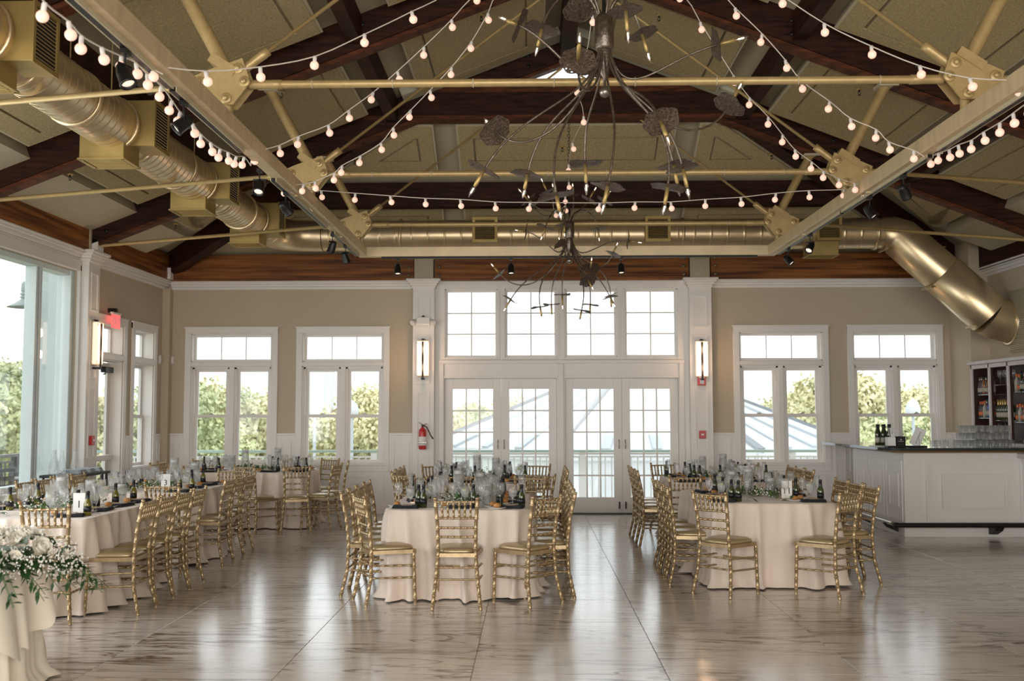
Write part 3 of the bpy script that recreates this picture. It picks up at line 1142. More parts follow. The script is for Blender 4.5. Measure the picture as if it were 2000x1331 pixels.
# pilasters
def pilaster(F, a0, a1, n):
    root = struct('trim_%d' % n)
    mb = MB()
    F.box(mb, a0, a1, 0, 0.14, 0, 3.58, 0.004)
    F.box(mb, a0 - 0.01, a1 + 0.01, 0, 0.155, 0, 0.16, 0.006)
    mb.build('pilaster_shaft', M['white'], root)
    cp = MB()
    for k, (g, za, zb) in enumerate(((0.10, 3.665, 3.70), (0.075, 3.63, 3.665), (0.045, 3.595, 3.63), (0.02, 3.55, 3.595))):
        F.box(cp, a0 - g, a1 + g, 0, 0.14 + g, za, zb, 0.006)
    cp.build('pilaster_cap', M['white'], root)
    F.box(MBX := MB(), a0 + 0.02, a1 - 0.02, 0, 0.135, 3.70, 4.12)
    MBX.build('pilaster_head', M['panelrim'], root)
    for (za, zb) in ((2.92, 3.42), (2.04, 2.80), (1.02, 1.92), (0.22, 0.92)):
        m2 = MB()
        picture_frame(m2, F, a0 + 0.07, a1 - 0.07, za, zb, 0.14, 0.018, 0.012)
        m2.build('panel_moulding', M['white'], root)
    return root


pilaster(FB, -1.87, -1.53, 8)
pilaster(FB, 2.48, 2.83, 9)
pilaster(FL, 13.03, 13.37, 10)

# ------------------------------------------------------------------ left wall: crown, wainscot, door, window
tl = struct('trim_11')
crown(FL, Y0, 13.0, tl)
crown(FL, 13.4, YB - 0.02, tl)
for g in ((13.37, DL[0] - 0.10), (DL[1] + 0.10, WL[0] - 0.10), (WL[1] + 0.10, YB - 0.14)):
    wains(FL, g[0], g[1], tl)
root = struct('window_12')
casing(FL, WL[0] - 0.1, WL[1] + 0.1, 0.66, 2.93, root, 0.10, (2.33, 2.41))
reveal(FL, root, WL[0], WL[1], 2.41, 2.83)
reveal(FL, root, WL[0], WL[1], 0.79, 2.33)
sash(FL, root, WL[0] + .014, WL[1] - .014, 2.424, 2.816, -0.2, 3, 1, 0.03)
sash(FL, root, WL[0] + .014, WL[1] - .014, 1.52, 2.316, -0.2, 1, 1, 0.045)
sash(FL, root, WL[0] + .014, WL[1] - .014, 0.80, 1.56, -0.17, 1, 1, 0.045)
mb = MB()
FL.box(mb, WL[0] - 0.1, WL[1] + 0.1, 0, 0.03, 0, 0.79, 0.005)
mb.build('sill', M['white'], root)
root = struct('door_5')
casing(FL, DL[0] - 0.1, DL[1] + 0.1, 0.0, 2.93, root, 0.10, (2.33, 2.41))
reveal(FL, root, DL[0], DL[1], 2.41, 2.83)
reveal(FL, root, DL[0], DL[1], 0.0, 2.33)
sash(FL, root, DL[0] + .014, DL[1] - .014, 2.424, 2.816, -0.2, 3, 1, 0.03)
sash(FL, root, DL[0] + .02, DL[1] - .02, 0.02, 2.30, -0.2, 1, 1, 0.10, name='door_frame')
MB().cbox(XL - 0.155, XL - 0.08, DL[0] + 0.08, DL[1] - 0.06, 0.93, 1.01, 0.01).build('push_bar', M['white'], root)
dc = MB()
dc.cbox(XL - 0.155, XL - 0.08, 14.15, 14.42, 2.16, 2.24, 0.006)
dc.build('door_closer', M['black'], root)
MB().bar((XL - 0.1, 14.2, 2.15), (XL + 0.02, 13.85, 2.12), 0.02, 0.012).build('closer_arm', M['black'], root)

# large glazed front on the left
root = struct('window_13')
mb = MB()
zs0, zs1 = 0.70, 3.42
FL.box(mb, 2.4, 12.98, -0.2, -0.04, zs0, zs0 + 0.06, 0.006)
FL.box(mb, 2.4, 12.98, -0.2, -0.04, zs1 - 0.07, zs1, 0.006)
FL.box(mb, 12.88, 12.98, -0.2, -0.02, zs0, zs1, 0.006)
mb.build('window_frame', M['extwhite'], root)
ms = [12.1, 9.9, 7.7, 5.5, 3.3]
for y_ in ms:
    mb = MB()
    FL.box(mb, y_ - 0.075, y_ - 0.018, -0.19, -0.05, zs0 + .06, zs1 - .07, 0.005)
    FL.box(mb, y_ + 0.018, y_ + 0.075, -0.19, -0.05, zs0 + .06, zs1 - .07, 0.005)
    mb.build('mullion', M['extwhite'], root)
    mb = MB()
    FL.box(mb, y_ - 0.018, y_ + 0.018, -0.18, -0.07, zs0 + .06, zs1 - .07)
    mb.build('mullion_gasket', M['dark_gap'], root)
ed = [2.4] + sorted(ms) + [12.88]
for a, b in zip(ed[:-1], ed[1:]):
    g = MB()
    FL.box(g, a + .03, b - .03, -0.125, -0.12, zs0 + .06, zs1 - .07)
    g.build('pane', M['pane'], root)
mb = MB()
FL.box(mb, 2.2, 13.02, -0.02, 0.10, zs0 - 0.06, zs0, 0.008)
FL.box(mb, 2.2, 13.02, 0.0, 0.03, 0.0, zs0 - 0.06)
mb.build('sill', M['white'], root)
mb = MB()
FL.box(mb, 2.2, 13.02, 0.0, 0.05, zs1, 3.56, 0.006)
FL.box(mb, 12.98, 13.06, 0.0, 0.05, 0.7, 3.5, 0.006)
mb.build('casing', M['white'], root)

# right wall crown, baseboard, louvre
rt = struct('trim_12')
FR = Frame('x', XR1, -1)
FR2 = Frame('x', XR2, -1)
FJ = Frame('y', YJ, -1)
crown(FR, YJ, YB, rt)
crown(FR2, Y0, YJ, rt, 3.74)
mb = MB()
FR.box(mb, YJ, YB, 0, 0.016, 0, WZ)
FR.box(mb, YJ, YB, 0, 0.035, WZ - 0.035, WZ, 0.006)
mb.build('wainscot', M['white'], rt)
lv = thing('wall_louvre', 'cream slatted vent grille on the wall above the bottle shelves', 'vent', (XR2, 14.25, 0))
MB().cbox(-0.03, 0.0, -0.46, 0.46, 2.42, 3.32, 0.005).build('backing', M['panelrim'], lv)
sm_ = MB().bar((-0.045, -0.44, 0), (-0.045, 0.44, 0), 0.02, 0.01, (0.6, 0, 1)).mesh('slat', M['panelrim'])
for k in range(34):
    link('slat', sm_, lv, (0, 0, 2.44 + k * 0.026))

# ------------------------------------------------------------------ ducts
DX, DZ, DR = -3.76, 4.19, 0.235
du = thing('air_duct', 'long bronze spiral duct running along the left side towards the back', 'duct', (DX, 0, 0))


def spiral(mb, p0, p1, r, pitch=0.115, seg=28):
    p0, p1 = Vector(p0), Vector(p1)
    L_ = (p1 - p0).length
    n = int(L_ / pitch)
    pts, rad = [], []
    for i in range(n):
        t = i / n
        for dt, dr in ((0, 0), (0.40, 0), (0.45, 0.0), (0.47, 0.0035), (0.53, 0.0035), (0.55, 0), (.60, 0)):
            pts.append(p0.lerp(p1, (i + dt) / n))
            rad.append(r + dr)
    pts.append(p1)
    rad.append(r)
    mb.sweep(pts, rad, seg)
    return mb


spiral(MB(), (0, 3.4, DZ), (0, 12.0, DZ), DR).build('spiral_tube', M['duct'], du)
spiral(MB(), (0, 12.05, DZ), (0, 14.25, DZ), DR - 0.01).build('spiral_tube', M['duct'], du)
for y_ in (8.2, 10.6, 12.03, 13.0):
    MB().lathe([(DR - .01, -.04), (DR + .012, -.04), (DR + .012, .04), (DR - .01, .04)], 28, (0, y_, DZ), (0, 1, 0)).build('collar', M['duct'], du)
# elbow towards the back run
DYB = 14.88
mb = MB()
pts = [Vector((0, 14.25, DZ))]
for k in range(0, 7):
    a = (PI / 2) * k / 6
    pts.append(Vector((0.55 * (1 - math.cos(a)), 14.33 + 0.55 * math.sin(a), DZ)))
pts.append(Vector((0.7, DYB, DZ)))
mb.sweep(pts, [DR - .005] * len(pts), 28)
mb.build('elbow', M['duct'], du)


def register(parent, c, w_, h, dep, facing, name='register_box'):
    """box with a slatted grille; c = centre of the grille face; facing: 'x' (+x), 'y' (-y), 'z' (down)"""
    cx_, cy_, cz_ = c
    if facing == 'x':
        b = MB().cbox(cx_ - dep, cx_, cy_ - w_ / 2, cy_ + w_ / 2, cz_ - h / 2, cz_ + h / 2, 0.005)
    elif facing == 'y':
        b = MB().cbox(cx_ - w_ / 2, cx_ + w_ / 2, cy_, cy_ + dep, cz_ - h / 2, cz_ + h / 2, 0.005)
    else:
        b = MB().cbox(cx_ - w_ / 2, cx_ + w_ / 2, cy_ - h / 2, cy_ + h / 2, cz_, cz_ + dep, 0.005)
    bx = b.build(name, M['ductflat'], parent)
    g, d_ = MB(), MB()
    n = 13
    iw, ih = w_ - 0.06, h - 0.06
    for k in range(n):
        o_ = -ih / 2 + ih * (k + 0.5) / n
        if facing == 'x':
            g.bar((cx_ + .004, cy_ - iw / 2, cz_ + o_), (cx_ + .004, cy_ + iw / 2, cz_ + o_), 0.012, 0.005, (1, 0, 1.2))
        elif facing == 'y':
            g.bar((cx_ - iw / 2, cy_ - .004, cz_ + o_), (cx_ + iw / 2, cy_ - .004, cz_ + o_), 0.012, 0.005, (0, 1, 1.2))
        else:
            g.bar((cx_ - iw / 2, cy_ + o_, cz_ - .004), (cx_ + iw / 2, cy_ + o_, cz_ - .004), 0.005, 0.012, (0, 1, 1.2))
    F_ = {'x': Frame('x', cx_, 1), 'y': Frame('y', cy_, -1)}.get(facing)
    if F_:
        a_ = cy_ if facing == 'x' else cx_
        F_.box(d_, a_ - iw / 2, a_ + iw / 2, 0.0, 0.002, cz_ - ih / 2, cz_ + ih / 2)
        picture_frame(g, F_, a_ - w_ / 2 - .01, a_ + w_ / 2 + .01, cz_ - h / 2 - .01, cz_ + h / 2 + .01, 0.0, 0.035, 0.012)
    else:
        d_.box(cx_ - iw / 2, cx_ + iw / 2, cy_ - ih / 2, cy_ + ih / 2, cz_ - 0.002, cz_)
        for sgn in (-1, 1):
            g.box(cx_ - w_ / 2 - .01, cx_ + w_ / 2 + .01, cy_ + sgn * h / 2 - .018, cy_ + sgn * h / 2 + .018, cz_ - 0.012, cz_)
            g.box(cx_ + sgn * w_ / 2 - .018, cx_ + sgn * w_ / 2 + .018, cy_ - h / 2, cy_ + h / 2, cz_ - 0.012, cz_)
    d_.build('grille_void', M['dark_gap'], bx)
    g.build('grille', M['ductflat'], bx)
    return bx


for y_ in (6.95, 9.2, 11.5, 13.75):
    register(du, (0.36, y_, DZ + 0.02), 0.36, 0.42, 0.34, 'x')
    register(du, (-0.06, y_ - 0.12, DZ - 0.33), 0.40, 0.36, 0.22, 'z')
    for k in (-1, 1):
        MB().lathe([(DR, -.012), (DR + .016, -.012), (DR + .016, .012), (DR, .012)], 28, (0, y_ + k * 0.24, DZ), (0, 1, 0)).build('collar', M['duct'], du)
for y_ in (5.2, 7.9, 8.7, 10.1, 10.9, 12.6):
    MB().tube((0.1, y_, DZ + DR - 0.01), (0.1, y_, deck(4.1) - 0.02), 0.006, 6).build('hanger_rod', M['gold'], du)

d2 = thing('air_duct', 'bronze round duct crossing above the entrance doors with a sloping end on the right', 'duct', (0, DYB, 0))
spiral(MB(), (-3.05, 0, DZ), (5.12, 0, DZ), DR - 0.01, 0.24).build('spiral_tube', M['duct'], d2)
for x_ in (-1.9, 0.42, 2.2, 5.0):
    MB().lathe([(DR - .02, -.02), (DR + .01, -.02), (DR + .01, .02), (DR - .02, .02)], 28, (x_, 0, DZ), (1, 0, 0)).build('collar', M['duct'], d2)
for px in (947, 1285, 1620):
    p = atY(px, 450, DYB - 0.3)
    register(d2, (p.x, -0.30, DZ + 0.03), 0.34, 0.34, 0.3, 'y')
register(d2, (atY(1603, 500, DYB).x, 0, DZ - 0.33), 0.42, 0.34, 0.22, 'z')
for x_ in (-2.6, -0.9, 1.0, 1.3, 3.5, 3.7, 4.6):
    MB().tube((x_, 0.05, DZ + DR - 0.02), (x_, 0.05, hipz(DYB) - 0.05), 0.006, 6).build('hanger_rod', M['gold'], d2)
# sloping end
p0 = Vector((5.30, 0, DZ))
p1 = Vector((6.55, -0.15, 2.98))
mb = MB()
mb.sweep([Vector((5.1, 0, DZ)), p0 - Vector((0.05, 0, 0)), p0 + Vector((0.06, 0, -0.06)), p0.lerp(p1, 0.5)], [DR, DR + .01, DR + .055, DR + .06], 8 * 4)
mb.sweep([p0.lerp(p1, 0.5), p0.lerp(p1, 0.505), p1], [DR + .06, DR + .075, DR + .075], 32)
mb.sweep([p1, p1 + Vector((0.08, 0, -0.05)), Vector((6.90, -0.15, 2.86))], [DR + .075, DR + .07, DR + .07], 32)
mb.build('sloping_tube', M['duct'], d2)
MB().lathe([(DR + .06, -.06), (DR + .10, -.06), (DR + .10, .0), (DR + .06, .0)], 32, (6.86, -0.15, 2.86), (1, 0, 0)).build('wall_flange', M['duct'], d2)
for t_ in (0.03, 0.5, 0.97):
    q_ = p0.lerp(p1, t_)
    nn = Vector((-0.72, 0, -0.69)) * (DR + .075)
    MB().bar(q_ + nn + Vector((0.0, -0.16, 0)), q_ + nn + Vector((0.0, 0.16, 0)), 0.03, 0.03).build('seam_bar', M['duct'], d2)

# ------------------------------------------------------------------ light channels with tracks
ZC = 3.67
chn = thing('light_channel', 'champagne steel channel hung below the left row of gusset plates', 'lighting channel', (-2.25, 0, 0))
MB().cbox(-0.055, 0.055, 3.5, 13.5, ZC, ZC + 0.13, 0.004).build('channel_bar', M['channel'], chn)
chr_ = thing('light_channel', 'champagne steel channel hung below the right row of gusset plates', 'lighting channel', (3.19, 0, 0))
MB().cbox(-0.055, 0.055, 3.5, 13.5, ZC, ZC + 0.13, 0.004).build('channel_bar', M['channel'], chr_)
chb = thing('light_channel', 'champagne steel channel crossing in front of the back beam', 'lighting channel', (0, 13.56, 0))
MB().cbox(-2.305, 3.245, -0.055, 0.055, ZC, ZC + 0.13, 0.004).build('channel_bar', M['channel'], chb)
for root, sx, segs in ((chn, -1, ((4.9, 6.3), (6.35, 7.9), (8.9, 11.2), (11.6, 13.3))), (chr_, 1, ((5.9, 8.0), (8.2, 10.5), (10.55, 13.3)))):
    for a, b in segs:
        m = MB()
        m.cbox(sx * 0.03 - .02, sx * 0.03 + .02, a, b, ZC - 0.03, ZC, 0.003)
        m.build('track', M['black'], root)
        m = MB()
        m.box(sx * 0.03 - .027, sx * 0.03 - .02, a, b, ZC - 0.03, ZC)
        m.box(sx * 0.03 + .02, sx * 0.03 + .027, a, b, ZC - 0.03, ZC)
        m.build('track_lip', M['panelrim'], root)
    for y_ in (9.6, 11.9):
        MB().cbox(-0.03, 0.03, y_ - .02, y_ + .02, ZC - 0.02, ZC, 0.003).build('clip', M['channel'], root)
MB().cbox(-2.0, 3.0, -0.035, 0.005, ZC - 0.025, ZC, 0.003).build('track', M['black'], chb)


def spot(x, y, z, aim, label, lit=True):
    t = thing('track_spotlight', label, 'spotlight', (x, y, z), 0, 'track spotlights under the steel channels')
    MB().cbox(-.018, .018, -.04, .04, -0.03, 0.0, 0.003).build('track_adapter', M['black'], t)
    MB().tube((0, 0, -0.03), (0, 0, -0.09), 0.006, 6).build('stem', M['black'], t)
    a = Vector(aim).normalized()
    c = Vector((0, 0, -0.15))
    yk = MB()
    for s in (-1, 1):
        sd = a.cross(Vector((0, 0, 1)))
        if sd.length < 1e-3:
            sd = Vector((1, 0, 0))
        sd = sd.normalized() * 0.052 * s
        yk.bar(Vector((0, 0, -0.09)) + sd, c + sd, 0.004, 0.014)
    yk.bar(Vector((0, 0, -0.09)) - a.cross(Vector((0, 0, 1))).normalized() * 0.052, Vector((0, 0, -0.09)) + a.cross(Vector((0, 0, 1))).normalized() * 0.052, 0.004, 0.014)
    yk.build('yoke', M['black'], t)
    MB().lathe([(0.0, -.07), (.028, -.07), (.034, -.05), (.042, -.02), (.046, .05), (.050, .055), (.050, .065), (.040, .065), (.036, .04)], 14, c, a).build('lamp_head', M['black'], t)
    MB().lathe([(0, .045), (.036, .045), (.036, .05), (0, .052)], 12, c, a).build('lens', M['lens'] if lit else M['pewter'], t)
    return t


for k, (px, py, aim, lit) in enumerate(((228, 118, (.5, -.2, -1), True), (348, 232, (-.6, -.3, -.6), False), (503, 350, (0, -.6, -1), True), (556, 398, (.4, .6, -.5), True), (650, 468, (-.4, .3, -1), False), (676, 490, (.3, .5, -1), True))):
    yy = 2.28 * 2000 / (1038 - px + 5)
    spot(-2.28, yy, ZC - 0.03, aim, ['first', 'second', 'third', 'fourth', 'fifth', 'sixth'][k] + ' black spotlight from the camera, on the left steel channel')
for k, (px, py, aim, lit) in enumerate(((1775, 350, (.5, .5, -.6), False), (1708, 398, (.5, -.3, -.8), False), (1590, 465, (-.5, -.5, -.8), True), (1547, 490, (.6, -.4, -.8), True))):
    yy = 3.22 * 2000 / (px - 1038 - 5)
    spot(3.22, min(yy, 13.25), ZC - 0.03, aim, ['nearest', 'second nearest', 'third nearest', 'farthest'][k] + ' black spotlight on the right steel channel')
for k, px in enumerate((777, 998, 1213)):
    spot(atY(px, 510, 13.53).x, 13.53, ZC - 0.025, (0.05, -.3, -1), ['black spotlight above the left end of the entrance windows', 'black spotlight over the left upper entrance window', 'black spotlight over the right upper entrance windows'][k] if k else 'black spotlight on the crossing channel near the left pilaster')
for px in (1155, 1300):   # small white power feed covers
    pass

# ------------------------------------------------------------------ chairs
def bamboo(mb, pts, r, gap=0.085, seg=8):
    """turned post with raised rings"""
    pts = [Vector(p) for p in pts]
    P, Q = [], []
    for i in range(len(pts) - 1):
        a, b = pts[i], pts[i + 1]
        L_ = (b - a).length
        n = max(1, round(L_ / gap))
        for k in range(n):
            for t, f in ((0.0, 1.0), (0.42, 0.94), (0.46, 1.22), (0.54, 1.22), (0.58, 0.94)):
                P.append(a.lerp(b, (k + t) / n))
                Q.append(r * f)
    P.append(pts[-1])
    Q.append(r)
    mb.sweep(P, Q, seg)
    return mb


def make_chair():
    t = empty('chiavari_chair')
    for s in (-1, 1):
        mb = MB()
        bamboo(mb, [(s * .197, -.235, 0), (s * .172, -.185, .22), (s * .152, -.175, .45), (s * .157, -.20, .68), (s * .172, -.245, .885)], .016)
        mb.ball((s * .172, -.247, .895), .017, 8, 5, (1, 1, .8))
        mb.build('leg', M['chair'], t)
        bamboo(MB(), [(s * .193, .195, 0), (s * .188, .180, .42)], .016).build('leg', M['chair'], t)
    f = MB()
    out = [(-.158, -.185), (-.20, .17), (-.185, .205), (.185, .205), (.20, .17), (.158, -.185)]
    f.prism(out, 'z', .415, .447)
    f.build('seat_frame', M['chair'], t)
    c = MB()
    prof = ((.0, .447), (.985, .447), (1.0, .458), (.97, .474), (.82, .487), (.45, .494), (.0, .495))
    n = 28
    vs, fs = [], []
    for k_, z in prof:
        for i in range(n):
            a = 2 * PI * i / n
            ca, sa = math.cos(a), math.sin(a)
            rx = (abs(ca) ** 5 + abs(sa) ** 5) ** (-1 / 5)
            wid = .168 + .018 * sa * rx
            vs.append((wid * ca * rx * k_, .012 + .185 * sa * rx * k_, z))
    for j in range(len(prof) - 1):
        for i in range(n):
            i2 = (i + 1) % n
            fs.append((j * n + i, j * n + i2, (j + 1) * n + i2, (j + 1) * n + i))
    c.add(vs, fs, True)
    c.build('seat_cushion', M['vinyl'], t)

    def yb(z):      # rear post y at height z
        P = ((.0, -.235), (.22, -.185), (.45, -.175), (.68, -.20), (.885, -.245))
        for (z0, y0), (z1, y1) in zip(P[:-1], P[1:]):
            if z <= z1:
                return y0 + (y1 - y0) * (z - z0) / (z1 - z0)
        return P[-1][1]

    def xb(z):
        P = ((.0, .197), (.22, .172), (.45, .152), (.68, .157), (.885, .172))
        for (z0, y0), (z1, y1) in zip(P[:-1], P[1:]):
            if z <= z1:
                return y0 + (y1 - y0) * (z - z0) / (z1 - z0)
        return .172
    for z in (.868, .735, .655, .580):
        bamboo(MB(), [(-xb(z), yb(z), z), (0, yb(z) - .008, z), (xb(z), yb(z), z)], .0112, .06, 6).build('back_rail', M['chair'], t)
    for k in range(6):
        x_ = -.118 + .236 * k / 5
        bamboo(MB(), [(x_ * 0.96, yb(.735) - .007, .735), (x_ * 1.0, yb(.868) - .007, .868)], .0098, .05, 6).build('spindle', M['chair'], t)
    for z in (.33, .235):
        bamboo(MB(), [(-xb(z), yb(z), z), (xb(z), yb(z), z)], .009, .08, 6).build('stretcher', M['chair'], t)
    for z in (.325, .225):
        for s in (-1, 1):
            bamboo(MB(), [(s * xb(z), yb(z), z), (s * .19, .186, z - .01)], .009, .08, 6).build('stretcher', M['chair'], t)
    bamboo(MB(), [(-.19, .187, .29), (.19, .187, .29)], .009, .08, 6).build('stretcher', M['chair'], t)
    return t


chair0 = make_chair()
chair_used = [False]


def place_chair(x, y, head, label, group):
    """head: facing direction in degrees, clockwise from straight away from the camera"""
    rz = -R(head)
    if not chair_used[0]:
        chair_used[0] = True
        chair0.location = (x, y, 0)
        chair0.rotation_euler = (0, 0, rz)
        return tag(chair0, label, 'chair', group)
    return copy_tree(chair0, label, group, (x, y, 0), rz)


# ------------------------------------------------------------------ tables and cloths
def rrect(hx, hy, r, n):
    """points round a rounded rectangle, evenly by length; returns [(x,y,nx,ny)]"""
    segs = []
    L1, L2, La = 2 * (hx - r), 2 * (hy - r), PI / 2 * r
    tot = 2 * (L1 + L2) + 4 * La
    out = []
    for i in range(n):
        s = tot * i / n
        done = False
        for (L_, kind, k) in ((L1, 'e', 0), (La, 'c', 0), (L2, 'e', 1), (La, 'c', 1), (L1, 'e', 2), (La, 'c', 2), (L2, 'e', 3), (La, 'c', 3)):
            if s <= L_:
                if kind == 'e':
                    if k == 0: out.append((-hx + r + s, -hy, 0, -1))
                    if k == 1: out.append((hx, -hy + r + s, 1, 0))
                    if k == 2: out.append((hx - r - s, hy, 0, 1))
                    if k == 3: out.append((-hx, hy - r - s, -1, 0))
                else:
                    cx_, cy_, a0 = ((hx - r, -hy + r, -PI / 2), (hx - r, hy - r, 0), (-hx + r, hy - r, PI / 2), (-hx + r, -hy + r, PI))[k]
                    a = a0 + s / r
                    out.append((cx_ + r * math.cos(a), cy_ + r * math.sin(a), math.cos(a), math.sin(a)))
                break
            s -= L_
    return out


def cloth(hx, hy, r, seed, top=0.762, flare=0.0, amp=0.125, nfold=26, hem=0.012, n=220, rows=16):
    rnd = random.Random(seed)
    ph = [rnd.uniform(0, 2 * PI) for _ in range(6)]
    P = rrect(hx, hy, r, n)
    mb = MB()
    vs = []

    fl = []
    u_ = rnd.uniform(0, .2)
    while u_ < 2 * PI - .12:
        fl.append((u_, rnd.uniform(.035, .10), rnd.uniform(.5, 1.4), rnd.uniform(-.10, .10)))
        u_ += rnd.uniform(.16, .34)

    def fold(u, d):
        v = -0.35
        for (c_, w_, h_, dr) in fl:
            x_ = u - c_ - dr * d
            if abs(x_) < 3 * w_:
                v += h_ * math.exp(-(x_ / (w_ * (0.5 + 0.5 * d))) ** 2)
        return v + 0.12 * math.sin(41 * u + ph[0])
    for j in range(rows + 1):
        t = j / rows
        if j == 0:
            z, off = top, -0.02
        else:
            z = top - 0.006 - (top - 0.006 - hem) * ((j - 1) / (rows - 1)) ** 0.9
            off = 0
        d = (top - z) / top
        for i, (x_, y_, nx_, ny_) in enumerate(P):
            u = 2 * PI * i / n
            f_ = fold(u, d)
            o_ = off + flare * d + amp * (d ** 0.42) * f_
            pud = 0.0
            if d > 0.9:     # puddle on the floor
                pud = (d - 0.9) * 10 * (0.03 + 0.05 * max(0, math.sin(3 * u + ph[4])) + 0.012 * math.sin(17 * u + ph[5]))
            zz = z
            if d > 0.94:
                zz = z + 0.018 * max(0, math.sin(9 * u + ph[2])) * max(0, math.sin(4 * u + ph[1]))
            tw = 0.02 * d * math.sin(13 * u + ph[3])
            vs.append((x_ + nx_ * (o_ + pud) - ny_ * tw, y_ + ny_ * (o_ + pud) + nx_ * tw, zz))
    fs = []
    for j in range(rows):
        for i in range(n):
            i2 = (i + 1) % n
            fs.append((j * n + i, (j + 1) * n + i, (j + 1) * n + i2, j * n + i2))
    mb.add(vs, fs, True)
    mb.add([v for v in vs[:n]], [tuple(range(n))])
    return mb


def lathe_mesh(name, prof, m, seg=12):
    return MB().lathe(prof, seg).mesh(name, M[m])


ME = {}
ME['goblet'] = lathe_mesh('water_goblet', [(0, 0), (.034, 0), (.034, .003), (.006, .012), (.005, .055), (.010, .068), (.030, .085), (.041, .115), (.042, .145), (.037, .178), (.0355, .178), (.040, .145), (.039, .115), (.028, .088), (0, .074)], 'glass', 14)
ME['goblet_w'] = lathe_mesh('water', [(0, .077), (.026, .088), (.038, .115), (.0393, .140), (.0390, .146), (0, .146)], 'water', 12)
ME['lemon'] = MB().lathe([(0, -.002), (.020, -.002), (.021, 0), (.020, .002), (0, .002)], 12, (.008, 0, .148), (.5, 0, 1)).mesh('lemon_slice', M['lemon'])
ME['wine'] = lathe_mesh('wine_glass', [(0, 0), (.036, 0), (.036, .003), (.005, .010), (.004, .085), (.012, .098), (.032, .115), (.039, .145), (.036, .18), (.031, .208), (.030, .208), (.035, .18), (.038, .145), (.030, .117), (0, .102)], 'glass', 14)
ME['flute'] = lathe_mesh('champagne_flute', [(0, 0), (.032, 0), (.032, .003), (.005, .010), (.004, .075), (.012, .09), (.024, .13), (.026, .17), (.023, .225), (.022, .225), (.0245, .17), (.0225, .13), (0, .092)], 'glass', 12)
ME['bottle'] = lathe_mesh('wine_bottle', [(0, 0), (.029, 0), (.031, .004), (.031, .085), (.029, .103), (.016, .135), (.0125, .15), (.0125, .16), (0, .16)], 'greenglass', 14)
ME['bottle_o'] = lathe_mesh('wine_bottle', [(0, 0), (.029, 0), (.031, .004), (.031, .085), (.029, .103), (.016, .135), (.0125, .15), (.0125, .16), (0, .16)], 'olive', 14)
ME['foilcap'] = lathe_mesh('foil_cap', [(.0165, .132), (.0145, .15), (.0140, .178), (.0155, .180), (.0155, .192), (.013, .197), (0, .198)], 'foil', 12)
ME['blabel'] = lathe_mesh('bottle_label', [(.0312, .03), (.0316, .03), (.0316, .075), (.0312, .075)], 'foil', 14)
ME['plate'] = lathe_mesh('bread_plate', [(0, 0), (.045, 0), (.05, .003), (.078, .012), (.080, .014), (.078, .0155), (.05, .007), (0, .005)], 'china', 18)
_b = MB().ball((0, 0, .022), .034, 12, 8, (1.15, .85, .62))
ME['roll'] = _b.mesh('bread_roll', M['bread'])
_n = MB()
for k_, (g, z) in enumerate(((0, .0), (.004, .009), (.008, .017))):
    _n.cbox(-.052 + g, .052 - g * .5, -.115 + g, .115 - g * 1.4, z, z + .0085, .003)
ME['napkin'] = _n.mesh('folded_napkin', M['napkin'])
ME['card'] = MB().box(-.045, .045, -.06, .06, 0, .0015).mesh('menu_card', M['card'])
_k = MB()
_k.cbox(-.012, -.004, -.09, .09, 0, .002, .0006)
_k.cbox(.006, .012, -.09, .03, 0, .002, .0006)
_k.cbox(.001, .017, .03, .085, 0, .002, .0006)
ME['cutlery'] = _k.mesh('cutlery', M['steel'])


def put(name, me, loc, rz, label, cat, group, kids=()):
    o = link(name, me, None, loc, rz)
    tag(o, label, cat, group)
    for kn, km in kids:
        link(kn, km, o)
    return o


def vase(x, y, h, z0, label, group):
    r = .052
    t = MB().lathe([(0, 0), (r, 0), (r, h), (r - .003, h), (r - .003, .01), (0, .01)], 20).build('cylinder_vase', M['glass'], None, (x, y, z0))
    tag(t, label, 'vase', group)
    MB().lathe([(0, .012), (r - .004, .012), (r - .004, h * .82), (0, h * .82)], 18).build('water', M['water'], t)
    MB().lathe([(0, h * .82), (r - .014, h * .81), (r - .008, h * .84), (r - .008, h * .82 + .026), (r - .016, h * .82 + .03), (0, h * .82 + .028)], 18).build('floating_candle', M['wax'], t)
    MB().tube((0, 0, h * .82 + .028), (0, 0, h * .82 + .036), .0015, 5).build('wick', M['ink'], t)
    s = MB()
    for k in range(4):
        a = k * 1.7
        s.sweep([(0.02 * math.cos(a), 0.02 * math.sin(a), .012), (.03 * math.cos(a + .5), .03 * math.sin(a + .5), h * .4)], .0015, 4)
        s.ball((.03 * math.cos(a + .5), .03 * math.sin(a + .5), h * .42), .008, 6, 4)
    s.build('submerged_sprig', M['leaf'], t)
    return t


def leafquad(mb, p, d, up, L_, W_):
    """a folded pointed leaf, 4 triangles"""
    d = d.normalized()
    s = d.cross(up)
    if s.length < 1e-3:
        s = Vector((1, 0, 0))
    s.normalize()
    n_ = s.cross(d)
    mid = p + d * L_ * .45
    mb.add([p, mid + s * W_ / 2 + n_ * W_ * .12, p + d * L_, mid - s * W_ / 2 + n_ * W_ * .12, mid], [(0, 1, 4), (1, 2, 4), (2, 3, 4), (3, 0, 4)], True)


